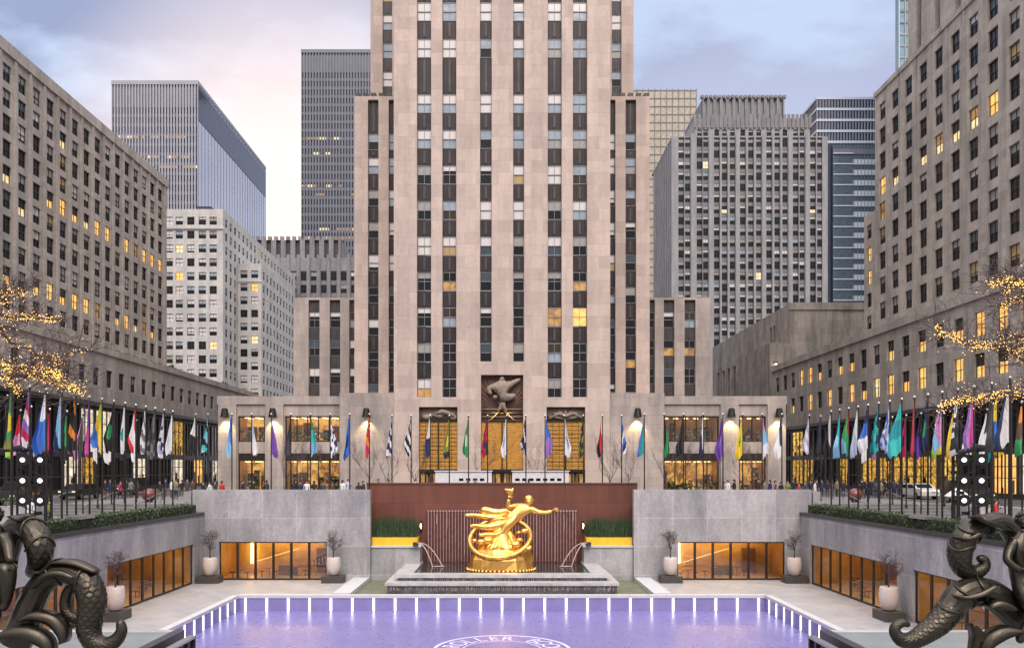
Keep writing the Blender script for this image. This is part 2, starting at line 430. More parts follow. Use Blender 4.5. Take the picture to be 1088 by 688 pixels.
# bodies grown with the Skin modifier
def skin_body(vs, es, rad, sub=2, root=0):
    me = bpy.data.meshes.new('tmp'); me.from_pydata(vs, es, []); o = bpy.data.objects.new('tmp', me); COL.objects.link(o)
    md = o.modifiers.new('s', 'SKIN'); md.use_smooth_shade = True
    for i, r in enumerate(rad):
        sv = me.skin_vertices[0].data[i]; sv.radius = (r, r) if not hasattr(r, '__len__') else r
        sv.use_root = (i == root)
    if sub: sm = o.modifiers.new('u', 'SUBSURF'); sm.levels = sub; sm.render_levels = sub
    dg = bpy.context.evaluated_depsgraph_get(); ev = o.evaluated_get(dg); em = ev.to_mesh()
    v = [tuple(p.co) for p in em.vertices]; f = [tuple(p.vertices) for p in em.polygons]
    ev.to_mesh_clear(); bpy.data.objects.remove(o); bpy.data.meshes.remove(me)
    return v, f
# ================================================================ SETTING
def struct(name, mb, parent=None, smooth=False): return mb.build(name, parent, smooth, kind='structure')
ST, PR, TE, RK = 0.0, -0.75, -6.1, -7.0       # levels: street, promenade, sunken terrace, rink
BW = 66.0                                     # the sunken plaza's back wall
g = MB()
g.quad((-900, 68.9, ST), (900, 68.9, ST), (900, 1200, ST), (-900, 1200, ST), M['asphalt'])
g.quad((-900, -60, ST), (-36, -60, ST), (-36, 68.9, ST), (-900, 68.9, ST), M['asphalt'])
g.quad((36, -60, ST), (900, -60, ST), (900, 68.9, ST), (36, 68.9, ST), M['asphalt'])
struct('ground', g)
p = MB()   # paved upper level round the sunken plaza
p.box(-36, -25.3, 66.6, 84, ST - .3, ST + .012, M['paving']); p.box(25.3, 36, 66.6, 84, ST - .3, ST + .012, M['paving'])
p.box(-25.3, -10.9, 66.7, 84, ST - .3, ST + .013, M['paving']); p.box(10.9, 25.3, 66.7, 84, ST - .3, ST + .013, M['paving'])
p.box(-10.9, 10.9, 69.0, 84, ST - .3, ST + .011, M['paving'])
struct('pavement', p)
p = MB()
for s in (-1, 1):
    p.box(*sorted((s * 25.25, s * 36)), -20, 62.4, PR - .5, PR, M['paving'])
    for k in range(4): p.box(*sorted((s * 25.3, s * 36.0)), 62.4 + k * 1.05, 62.4 + k * 1.05 + 1.05 + .01 * k, PR - .4, PR + .187 * (k + 1) - .002 * k, M['paving'])
    p.box(*sorted((s * 36.003, s * 36.4)), -20, 66, PR - .3, ST + .14, M['kerb'])
struct('promenade', p)
p = MB()
p.box(-7.0, 7.0, -20, 7.5, PR - .4, PR - .004, M['paving'])
for s in (-1, 1): p.box(*sorted((s * 7.3, s * 25.2)), -20, 18.3, PR - .42, PR, M['teal'])
struct('lookout_floor', p)
p = MB()
for k in range(31): p.box(-6.9, 6.9, 7.5 + .36 * k, 7.5 + .36 * (k + 1) + .005, TE - .2, PR - .1726 * (k + 1), M['paving'])
struct('grand_stairs', p)
p = MB()
p.box(-24.0, -18.42, 18.9, BW, TE - .5, TE, M['terrace']); p.box(18.42, 24.0, 18.9, BW, TE - .5, TE, M['terrace'])
p.box(-18.42, 18.42, 18.95, 35.9, TE - .5, TE - .003, M['terrace'])
p.box(-18.42, -11.85, 57.1, BW, TE - .5, TE - .003, M['terrace']); p.box(11.85, 18.42, 57.1, BW, TE - .5, TE - .003, M['terrace'])
struct('terrace', p)
p = MB(); p.box(-11.85, 11.85, 57.1, 68.4, TE - .5, TE - .06, M['algae']); struct('fountain_court_floor', p)
p = MB(); p.quad((-18.3, 36, RK), (18.3, 36, RK), (18.3, 57, RK), (-18.3, 57, RK), M['rink'])
rink = struct('rink_floor', p)

# painted ring with its lettering
p = MB(); RC = (0.0, 44.9)
def annulus(mb, r0, r1, z, mat, n=96):
    for k in range(n):
        a, b = 2 * math.pi * k / n, 2 * math.pi * (k + 1) / n
        mb.quad(*[(RC[0] + r * math.sin(w), RC[1] + r * math.cos(w), z) for r, w in ((r0, a), (r1, a), (r1, b), (r0, b))], mat)
annulus(p, 3.62, 3.80, RK + .004, M['ring_paint']); annulus(p, 2.12, 2.2, RK + .004, M['ring_paint'])
def glyph(ch):
    cu = bpy.data.curves.new('t', 'FONT'); cu.body = ch; cu.size = 1; cu.align_x = 'CENTER'; o = bpy.data.objects.new('t', cu); COL.objects.link(o)
    dg = bpy.context.evaluated_depsgraph_get(); me = bpy.data.meshes.new_from_object(o.evaluated_get(dg))
    v = [tuple(q.co) for q in me.vertices]; f = [tuple(q.vertices) for q in me.polygons]
    bpy.data.objects.remove(o); bpy.data.curves.remove(cu); bpy.data.meshes.remove(me); return v, f
txt = 'ROLLER BOOGIE'
for i, ch in enumerate(txt):
    if ch == ' ': continue
    v, f = glyph(ch); a = R(16.2) * (i - 4.6)
    vs = []
    for x, y, z in v:
        lx, ly = x * 1.22, 2.38 + y * 1.5
        vs.append((RC[0] + lx * math.cos(a) + ly * math.sin(a), RC[1] - lx * math.sin(a) + ly * math.cos(a), RK + .004))
    p.add(vs, f, M['ring_paint'])
p.build('painted_lettering', rink)

# the low wall round the rink: lit strips, white kerb
rw = thing('rink_wall', 'low purple rink wall set with glowing white light strips under a white kerb', 'rink wall', (0, 57, RK))
w = MB(); w.box(-18.5, 18.5, 57.003, 57.3, RK - .1, -6.11, M['rink_wall'])
for s in (-1, 1): w.box(*sorted((s * 18.303, s * 18.6)), 36, 57.0, RK - .1, -6.11, M['rink_wall'])
w.box(-18.5, 18.5, 35.7, 35.997, RK - .1, -6.11, M['rink_wall'])
w.build('wall', rw)
w = MB(); w.box(-18.36, 18.36, 56.95, 57.42, -6.108, -5.9, M['kerb'])
for s in (-1, 1): w.box(*sorted((s * 18.25, s * 18.72)), 35.7, 56.95, -6.108, -5.9, M['kerb'])
w.build('kerb', rw)
sm = MB(); sm.box(-.065, .065, -.03, .0, 0, .88, M['strip']); sm_me = sm.mesh('light_strip')
for k in range(-12, 13): inst('light_strip', sm_me, rw, (k * 1.485, 57.0, RK + .005))
for s in (-1, 1):
    for k in range(14): inst('light_strip', sm_me, rw, (s * 18.298, 56.2 - k * 1.485, RK + .005), -s * math.pi / 2)

# ================================================================ THE SUNKEN PLAZA'S WALLS
def glass_wall(name, label, cat, kind, at, u0, u1, z0, z1, groups, zt, mat, thick=.5):
    """granite wall with runs of glass doors; groups = [(u0,u1,leaves)], a warm room behind each run"""
    t = thing(name, label, cat, (at, (u0 + u1) / 2, TE) if kind != 'front' else ((u0 + u1) / 2, at, TE))
    pl = plane(kind, at); P = pl[0]; mb = MB()
    holes = [(a, b, TE, zt) for a, b, n in groups]
    holed(mb, pl, u0, u1, z0, z1, holes, M[mat], .35)
    for a, b in ((P(u0, z0, 0), P(u0, z1, thick)), (P(u1, z0, 0), P(u1, z1, thick))):
        mb.quad((a[0], a[1], z0), (b[0], b[1], z0), (b[0], b[1], z1), (a[0], a[1], z1), M[mat])
    c = [P(u0, z1, 0), P(u1, z1, 0), P(u1, z1, thick), P(u0, z1, thick)]; mb.quad(*c, M[mat])
    mb.build('wall', t)
    for a, b, n in groups:
        r = MB(); D = 5.5; zc = zt + .25
        def q(*pts): return [P(*x) for x in pts]
        ea, eb = a - .55, b + .6
        r.quad(*q((ea, TE, D), (eb, TE, D), (eb, zc, D), (ea, zc, D)), M['wood_in'])
        r.quad(*q((ea, TE, .36), (ea, TE, D), (ea, zc, D), (ea, zc, .36)), M['wood_in'])
        r.quad(*q((eb, TE, .36), (eb, TE, D), (eb, zc, D), (eb, zc, .36)), M['wood_in'])
        r.quad(*q((ea, TE + .01, .36), (eb, TE + .01, .36), (eb, TE + .01, D), (ea, TE + .01, D)), M['floor_in'])
        r.quad(*q((ea, zc, .36), (eb, zc, .36), (eb, zc, D), (ea, zc, D)), M['wood_in'])
        room = r.build('room', t)
        s = MB(); L = b - a
        for dd, za, zb in ((4.2, zc - .5, zc - .22), (2.0, zc - .1, zc - .04)):
            x0, x1 = a + .1 * L, b - .12 * L
            pts = q((x0, za, dd), (x1, za, dd), (x1, zb, dd + .02), (x0, zb, dd + .02)); s.quad(*pts, M['room_strip'])
        pts = q((a + .12 * L, TE + .8, 4.9), (a + .12 * L + .25, TE + .8, 4.9), (a + .12 * L + .25, zc - .5, 4.9), (a + .12 * L, zc - .5, 4.9)); s.quad(*pts, M['room_strip'])
        # a slanting lit stair string and a low glowing band
        for f0, f1, h0, h1, dd in ((.16, .62, .9, 2.1, 4.4),):
            for k in range(8):
                ua, ub = a + L * (f0 + (f1 - f0) * k / 8), a + L * (f0 + (f1 - f0) * (k + 1) / 8); za, zb2 = TE + h0 + (h1 - h0) * k / 8, TE + h0 + (h1 - h0) * (k + 1) / 8
                pts = q((ua, za, dd), (ub, zb2, dd), (ub, zb2 + .07, dd), (ua, za + .07, dd)); s.quad(*pts, M['room_line'])
        s.build('ceiling_light', room)
        c2 = MB()   # counter and shelf inside, so that the room is not bare
        for f0, f1, z_a, z_b, dd in ((.45, .62, TE + .02, TE + .8, 3.2), (.78, .9, TE + .02, TE + 2.1, 4.8)):
            for x0, x1 in ((a + f0 * L, a + f1 * L),):
                A, B = P(x0, z_a, dd), P(x1, z_b, dd + .6)
                c2.box(min(A[0], B[0]), max(A[0], B[0]), min(A[1], B[1]), max(A[1], B[1]), z_a, z_b, M['cloth_in'])
        c2.build('counter', room)
        for k in range(int(L / 2.2)):      # cafe tables with two stools each
            tx, td = a + 1.2 + k * 2.2, 1.5 + (k * 7 % 3) * .7; cx_, cy_, _ = P(tx, 0, td); tb = MB()
            tb.lathe([(.25, .02), (.25, .04), (.03, .06), (.03, .72), (.4, .73), (.4, .77)], (cx_, cy_, TE), M['cloth_in'], 14); tb.build('table', room)
            for e in (-.62, .62):
                px_, py_, _ = P(tx + e, 0, td); tb = MB(); tb.lathe([(.18, .02), (.03, .05), (.03, .42), (.2, .43), (.2, .49)], (px_, py_, TE), M['mullion'], 10); tb.build('stool', room)
        st = (b - a) / n
        for k in range(n):
            x0, x1 = a + k * st + .012, a + (k + 1) * st - .012; fr = MB(); ft = .085
            def bar(ua, ub, za, zb):
                A, B = P(ua, za, .12), P(ub, zb, .22)
                fr.box(min(A[0], B[0]), max(A[0], B[0]), min(A[1], B[1]), max(A[1], B[1]), za, zb, M['mullion'])
            za, zb = TE + .02, zt - .004
            bar(x0, x0 + ft, za, zb); bar(x1 - ft, x1, za, zb); bar(x0 + ft, x1 - ft, zb - .09, zb); bar(x0 + ft, x1 - ft, za, za + .12)
            d = fr.build('glass_door', t); gp = MB()
            gp.quad(P(x0 + ft, za + .12, .17), P(x1 - ft, za + .12, .17), P(x1 - ft, zb - .09, .17), P(x0 + ft, zb - .09, .17), M['clear'])
            gp.build('pane', d)
    return t
M['cloth_in'] = plain('dark_wood_counter', (.20, .09, .03), .4)
ZT = -3.02
glass_wall('plaza_wall', 'grey granite wall left of the red fountain wall, six amber glass doors', 'plaza wall', 'front', BW, -24.9, -10.6, TE - .3, 1.16, [(-22.75, -14.1, 6)], ZT, 'granite', .68)
glass_wall('plaza_wall', 'grey granite wall right of the red fountain wall, six amber glass doors', 'plaza wall', 'front', BW, 10.6, 24.9, TE - .3, 1.16, [(14.1, 22.75, 6)], ZT, 'granite', .68)
glass_wall('plaza_wall', 'long granite side wall under the left hedge, with glass doors', 'plaza wall', 'east', -24.0, 18.6, 65.96, TE - .3, PR - .12, [(49.9, 63.9, 8), (30.5, 47.9, 10)], ZT, 'granite')
glass_wall('plaza_wall', 'long granite side wall under the right hedge, with glass doors', 'plaza wall', 'west', 24.0, 18.6, 65.96, TE - .3, PR - .12, [(49.9, 63.9, 8), (30.5, 47.9, 10)], ZT, 'granite')
for s, sd in ((-1, 'left'), (1, 'right')):
    w = MB(); w.box(*sorted((s * 23.9, s * 25.24)), 18.6, 65.94, PR - .118, PR + .12, M['band'])
    w.build('coping', label=f'dark coping ledge along the {sd} side wall, under the clipped hedge', cat='coping')
    w = MB(); w.box(*sorted((s * 25.0, s * 25.6)), 65.985, 67.5, ST - .9, 1.0, M['granite'])
    w.box(*sorted((s * 7.3, s * 24.0)), 18.31, 18.6, TE, PR - .01, M['granite'])
    w.box(*sorted((s * 6.95, s * 7.29)), 7.5, 18.6, TE, PR - .35, M['granite'])
    w.build('lookout_wall', label=f'granite wall under the {sd} lookout beside the stairs', cat='wall', kind='structure')
    # rail along the lookout's inner edge
    t = thing('stair_railing', f'black ribbed railing with pale handrail at the {sd} lookout edge', 'railing', (s * 7.0, 12, PR))
    w = MB(); w.box(*sorted((s * 7.08, s * 7.3)), -5, 18.3, PR - .4, PR + .05, M['band']); w.build('edge_band', t)
    w = MB(); w.box(*sorted((s * 6.70, s * 6.86)), -5, 18.0, PR - .06, PR - .01, M['metal_light']); w.build('handrail', t)
    w = MB(); w.box(*sorted((s * 6.76, s * 6.82)), -5, 17.98, PR - 1.1, PR - .06, M['black'])
    for k in range(60): w.box(*sorted((s * 6.70, s * 6.86)), 17.9 - k * .38, 17.96 - k * .38, PR - 1.1, PR - .062, M['band'])
    w.build('rail_panel', t)

# ---------------------------------------------------------------- fountain
ft = thing('fountain_wall', 'red granite wall with fluted water wall behind the golden statue', 'fountain wall', (0, 68.5, TE))
w = MB(); w.box(-11.3, 11.3, 68.5, 68.98, TE - .3, 1.57, M['red_granite']); w.build('wall', ft)
w = MB(); w.box(-11.31, 11.31, 68.42, 69.06, 1.572, 1.68, M['red_granite']); w.build('coping', ft)
w = MB()
w.box(-6.25, 6.25, 68.1, 68.497, TE, -.55, M['flute_red'])
for k in range(50): x = -6.1 + k * .249; w.box(x - .07, x + .07, 67.98, 68.098, TE, -.62, M['flute_red'])
w.build('water_wall', ft)
w = MB(); rng = random.Random(3)
for k in range(50):
    x = -6.1 + k * .249
    for j in range(1 if k % 3 == 0 else 0):
        zt = -.6 - rng.random() * .5; zb = zt - rng.random() * 3.2 - .6; dx = rng.uniform(-.06, .06); wd = rng.uniform(.008, .024)
        w.box(x + dx - wd, x + dx + wd, 67.955, 67.975, max(-4.8, zb), zt, M['fall'])
    w.box(x - .035, x + .035, 67.956, 67.978, -4.85, -.6, M['thin_fall'])
    w.box(x - .075, x + .075, 67.94, 67.976, -.68, -.58, M['fall'])
w.build('falling_water', ft, kind='stuff')
for s in (-1, 1):
    l = MB(); l.box(s * 6.75 - .09, s * 6.75 + .09, 68.3, 68.5, -2.35, -1.5, M['mullion']); lp = l.build('wall_lamp', ft)
    l = MB(); l.ball((s * 6.75, 68.24, -1.9), .055, M['lamp_hot'], 8, sz=4); l.build('bulb', lp)
bs = thing('fountain_basin', 'two stepped grey granite basin filled with dark water', 'fountain basin', (0, 62, TE))
w = MB()
def ring_box(mb, hw, y0, y1, z0, z1, t, mat):
    mb.box(-hw, hw, y0, y0 + t, z0, z1, mat)
    for s in (-1, 1): mb.box(*sorted((s * hw, s * (hw - t))), y0 + t, y1, z0, z1, mat)
ring_box(w, 8.15, 58.2, 67.9, TE - .1, -5.42, 1.1, M['wet']); ring_box(w, 8.3, 58.05, 67.9, -5.418, -5.22, 1.2, M['rim'])
w.build('lower_step', bs)
w = MB(); ring_box(w, 7.55, 59.3, 67.9, TE - .1, -5.0, 1.0, M['wet']); ring_box(w, 7.75, 59.12, 67.9, -4.998, -4.78, 1.25, M['rim']); w.build('upper_step', bs)
w = MB(); w.quad((-6.6, 60.3, -4.9), (6.6, 60.3, -4.9), (6.6, 67.97, -4.9), (-6.6, 67.97, -4.9), M['water']); w.build('water_surface', bs)
w = MB(); rng = random.Random(5)     # overflow trickling off the two rims
for z0, y, hw in ((-5.42, 58.19, 7.9), (-5.0, 59.29, 7.4)):
    for k in range(230):
        x = rng.uniform(-hw, hw); l = rng.uniform(.08, .42); w.box(x - .015, x + .015, y - .02, y - .004, z0 - l, z0 - .002, M['fall'])
w.build('overflow', bs, kind='stuff')
for s, sd in ((-1, 'left'), (1, 'right')):
    w = MB()
    w.box(*sorted((s * 6.62, s * 10.58)), 66.3, 68.48, TE - .2, -3.5, M['granite'])
    vs = [(s * 6.62, 66.29, TE - .1), (s * 10.58, 66.29, TE - .1), (s * 10.58, 66.29, -4.6), (s * 10.58, 63.0, TE - .1)]
    w.box(*sorted((s * 6.55, s * 10.585)), 66.2, 68.49, -3.498, -3.36, M['kerb'])
    w.build('fountain_pier', label=f'grey granite pier under the yellow planter {sd} of the statue', cat='pier')
    w = MB(); w.box(*sorted((s * 10.65, s * 11.9)), 57.6, 65.95, TE - .2, -5.86, M['kerb'])
    w.build('pool_kerb', label=f'pale stone kerb closing the green pool on the {sd}', cat='kerb')
    t = thing('reed_planter', f'yellow box of tall green reeds {sd} of the golden statue', 'planter', (s * 8.7, 67.2, -3.36))
    w = MB(); w.box(s * 8.7 - 1.85, s * 8.7 + 1.85, 66.6, 67.9, -3.358, -2.72, M['yellow']); w.build('box', t)
    w = MB(); rng = random.Random(11 + s)
    for k in range(620):
        x, y = s * 8.7 + rng.uniform(-1.75, 1.75), rng.uniform(66.7, 67.8); h = rng.uniform(1.2, 1.95) * (1 - .1 * abs(rng.gauss(0, 1)))
        h *= .82 + .25 * abs(math.sin((x - s * 8.7) * 5.2)); lx, ly = rng.gauss(0, .1), rng.gauss(0, .07); bw = .035
        w.add([(x - bw, y, -2.75), (x + bw, y + .02, -2.75), (x + lx + bw * .7, y + ly, -2.75 + h * .6), (x + lx - bw * .7, y + ly, -2.75 + h * .6), (x + lx * 1.6, y + ly * 1.5, -2.75 + h)],
              [(0, 1, 2, 3), (3, 2, 4)], M['spike'])
    w.build('reeds', t)
    t = thing('water_spout', f'thin twin water jets arcing into the basin {sd} of the statue', 'water jet', (s * 6.9, 66.0, -3.36))
    w = MB(); w.box(s * 6.95 - .2, s * 6.95 + .2, 65.8, 66.28, -3.35, -3.05, M['band']); w.build('nozzle', t)
    w = MB()
    for e, zz in ((1.35, 0), (2.1, .12)):
        pts = [(s * (6.8 - e * u), 65.7 - .8 * u, -3.1 + .55 * u * (1 if zz else .7) - (2.3 + zz * .3) * u * u + zz * 0) for u in [i / 9 for i in range(10)]]
        w.tube(pts, [.03 + .02 * i / 9 for i in range(10)], M['fall'], 5)
    w.ball((s * 5.0, 65.0, -4.86), .5, M['fall'], 12, sy=.6, sz=.08)
    w.build('jet', t)
w = MB()
# ================================================================ BUILDINGS
rngB = random.Random(21)
# ---- the tower
tw = thing('office_tower', 'soaring pale limestone tower with dark vertical window bays behind the fountain', 'tower', (0, 88, 0))
TOP = 76.0
mb = MB(); its = []; sp = []
FL = [10.5 + 3.83 * k for k in range(9)] + [47.1 + 3.95 * k for k in range(7)]
bays = [(-9.13, -7.6, 0), (-6.4, -4.9, 0), (-2.37, -1.1, 1), (1.19, 2.38, 1), (4.9, 6.4, 0), (7.6, 9.13, 0)]
PORT = [(-8.92, -4.78, 0, 9.46), (-2.26, 2.28, 0, 12.9), (4.78, 8.92, 0, 9.46)]
pl = plane('front', 88.0)
holed(mb, pl, -11.6, 11.6, 0, TOP, [(a, b, FL[k], TOP - .5) for a, b, k in bays] + PORT, M['lime'], .75)
T_UP = [(ST_FULL, 5), (('blind', 'g_sky'), 5), (('g_sky', 'blind_dim'), 2), (('blind', 'blind_tan'), 1.3), (ST_SKY, 2), (('g_sky', 'g_sky'), 2)]  # high floors: blinds, and panes coloured as reflected sky
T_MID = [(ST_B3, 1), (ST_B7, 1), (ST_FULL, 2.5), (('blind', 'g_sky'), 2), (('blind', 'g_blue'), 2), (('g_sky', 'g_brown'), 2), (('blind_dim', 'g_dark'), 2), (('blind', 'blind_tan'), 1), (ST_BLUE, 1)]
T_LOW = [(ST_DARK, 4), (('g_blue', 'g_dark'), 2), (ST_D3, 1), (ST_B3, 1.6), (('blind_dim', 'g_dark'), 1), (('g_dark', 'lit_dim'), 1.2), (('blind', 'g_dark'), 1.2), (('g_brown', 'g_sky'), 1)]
def bay_fill(pl, a, b, floors, top, wh, depth=.62, first_spandrel=None, dark=False):
    P, rz = pl
    for i, z in enumerate(floors):
        tab = T_UP if z > 36 else (T_MID if z > 24 else T_LOW)
        if dark: tab = T_LOW + [(ST_SKY, 1)]
        st = pick(rngB, tab)
        if abs(z - 18.15) < .2 and abs(a - 7.6) < .1: st = ('lit', 'lit')
        if abs(z - 18.15) < .2 and abs(a - 4.9) < .1: st = ('lit_dim', 'lit_dim')
        if abs(z - 10.5) < .2 and abs(a + 9.13) < .1: st = ('blind', 'lit_dim')
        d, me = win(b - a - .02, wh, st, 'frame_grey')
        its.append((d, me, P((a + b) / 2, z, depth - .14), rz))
        nz = floors[i + 1] if i + 1 < len(floors) else top
        if nz - z - wh > .3: sp.append((a, b, z + wh, nz, P, depth))
    if first_spandrel is not None: sp.append((a, b, first_spandrel, floors[0], P, depth))
for a, b, k in bays: bay_fill(pl, a, b, FL[k:], TOP - .5, 2.0)
# shaft sides and roof
for s in (-1, 1):
    mb.quad((s * 11.6, 88, 0), (s * 11.6, 111, 0), (s * 11.6, 111, TOP), (s * 11.6, 88, TOP), M['lime'])
mb.quad((-11.6, 88, TOP), (11.6, 88, TOP), (11.6, 160, TOP), (-11.6, 160, TOP), M['lime'])
W_FL = [10.95 + 3.83 * k for k in range(9)]; W_FL[-1] = 40.6
S_FL = [46.9 + 3.85 * k for k in range(8)]
L_FL = [13.7, 17.3, 20.9]
for s in (-1, 1):
    def sg(a, b): return (a, b) if s > 0 else (-b, -a)
    # wing beside the shaft
    plw = plane('front', 97.0)
    hb = [sg(14.6, 15.85), sg(12.2, 13.4)]
    holed(mb, plw, *sg(11.6, 17.45), 0, 46.8, [(a, b, 10.95, 46.4) for a, b in hb], M['lime'], .6)
    for a, b in hb: bay_fill(plw, a, b, W_FL, 46.4, 1.9, .5)
    mb.quad((s * 17.45, 97, 0), (s * 17.45, 111, 0), (s * 17.45, 111, 46.8), (s * 17.45, 97, 46.8), M['lime'])
    mb.quad((s * 11.6, 97, 46.8), (s * 17.45, 97, 46.8), (s * 17.45, 111, 46.8), (s * 11.6, 111, 46.8), M['lime'])
    for k in range(6):   # little stone crest on the wing
        x = s * (12.4 + k * .95); mb.box(x - .3, x + .3, 97.2, 97.9, 46.805, 47.3, M['spandrel_grey'])
    pls = plane('front', 111.0)
    hb = [sg(14.85, 16.15)]
    holed(mb, pls, *sg(11.6, 17.8), 20, TOP, [(a, b, 46.9, TOP - .5) for a, b in hb], M['lime'], .6)
    for a, b in hb: bay_fill(pls, a, b, S_FL, TOP - .5, 2.0, .5)
    mb.quad((s * 17.8, 111, 0), (s * 17.8, 190, 0), (s * 17.8, 190, TOP), (s * 17.8, 111, TOP), M['lime'])
    mb.quad((s * 11.6, 111, TOP), (s * 17.8, 111, TOP), (s * 17.8, 190, TOP), (s * 11.6, 190, TOP), M['lime'])
    # low setback
    pll = plane('front', 105.0)
    hb = [sg(18.4, 19.55), sg(20.7, 22.05), sg(23.35, 24.75)]
    holed(mb, pll, *sg(17.45, 26.65), 8, 24.7, [(a, b, 11.4, 24.4) for a, b in hb], M['lime_pod'], .6)
    for a, b in hb: bay_fill(pll, a, b, L_FL, 24.4, 2.0, .5, 11.4, True)
    mb.quad((s * 26.65, 105, 0), (s * 26.65, 170, 0), (s * 26.65, 170, 24.7), (s * 26.65, 105, 24.7), M['lime_pod'])
    mb.quad((s * 17.45, 105, 24.7), (s * 26.65, 105, 24.7), (s * 26.65, 170, 24.7), (s * 17.45, 170, 24.7), M['lime_pod'])
mb.build('wall', tw)
put_windows(tw, its, 'window', 100)
# metal spandrels, ribbed
sp.sort(key=lambda q: (0 if q[2] < 53 else 1, q[4](0, 0, 0)[1], -q[2])); rest = MB()
for i, (a, b, z0, z1, P, dp) in enumerate(sp):
    m2 = MB() if i < 100 else rest
    y = P(0, 0, dp)[1]; x0, x1 = a + .012, b - .012
    mt = M['spandrel'] if y < 104 else M['spandrel_grey']
    m2.box(x0, x1, y - .08, y - .02, z0 + .03, z1 - .03, mt)
    n = 5
    for k in range(n):
        x = x0 + (x1 - x0) * (k + .5) / n; m2.box(x - .055, x + .055, y - .17, y - .081, z0 + .05, z1 - .05, mt)
    m2.box((x0 + x1) / 2 - .12, (x0 + x1) / 2 + .12, y - .2, y - .172, z0 + .25, z1 - .25, M['spandrel_grey'])
    if i < 100: m2.build('spandrel_panel', tw)
if rest.f: rest.build('spandrel_panel', tw, kind='stuff')
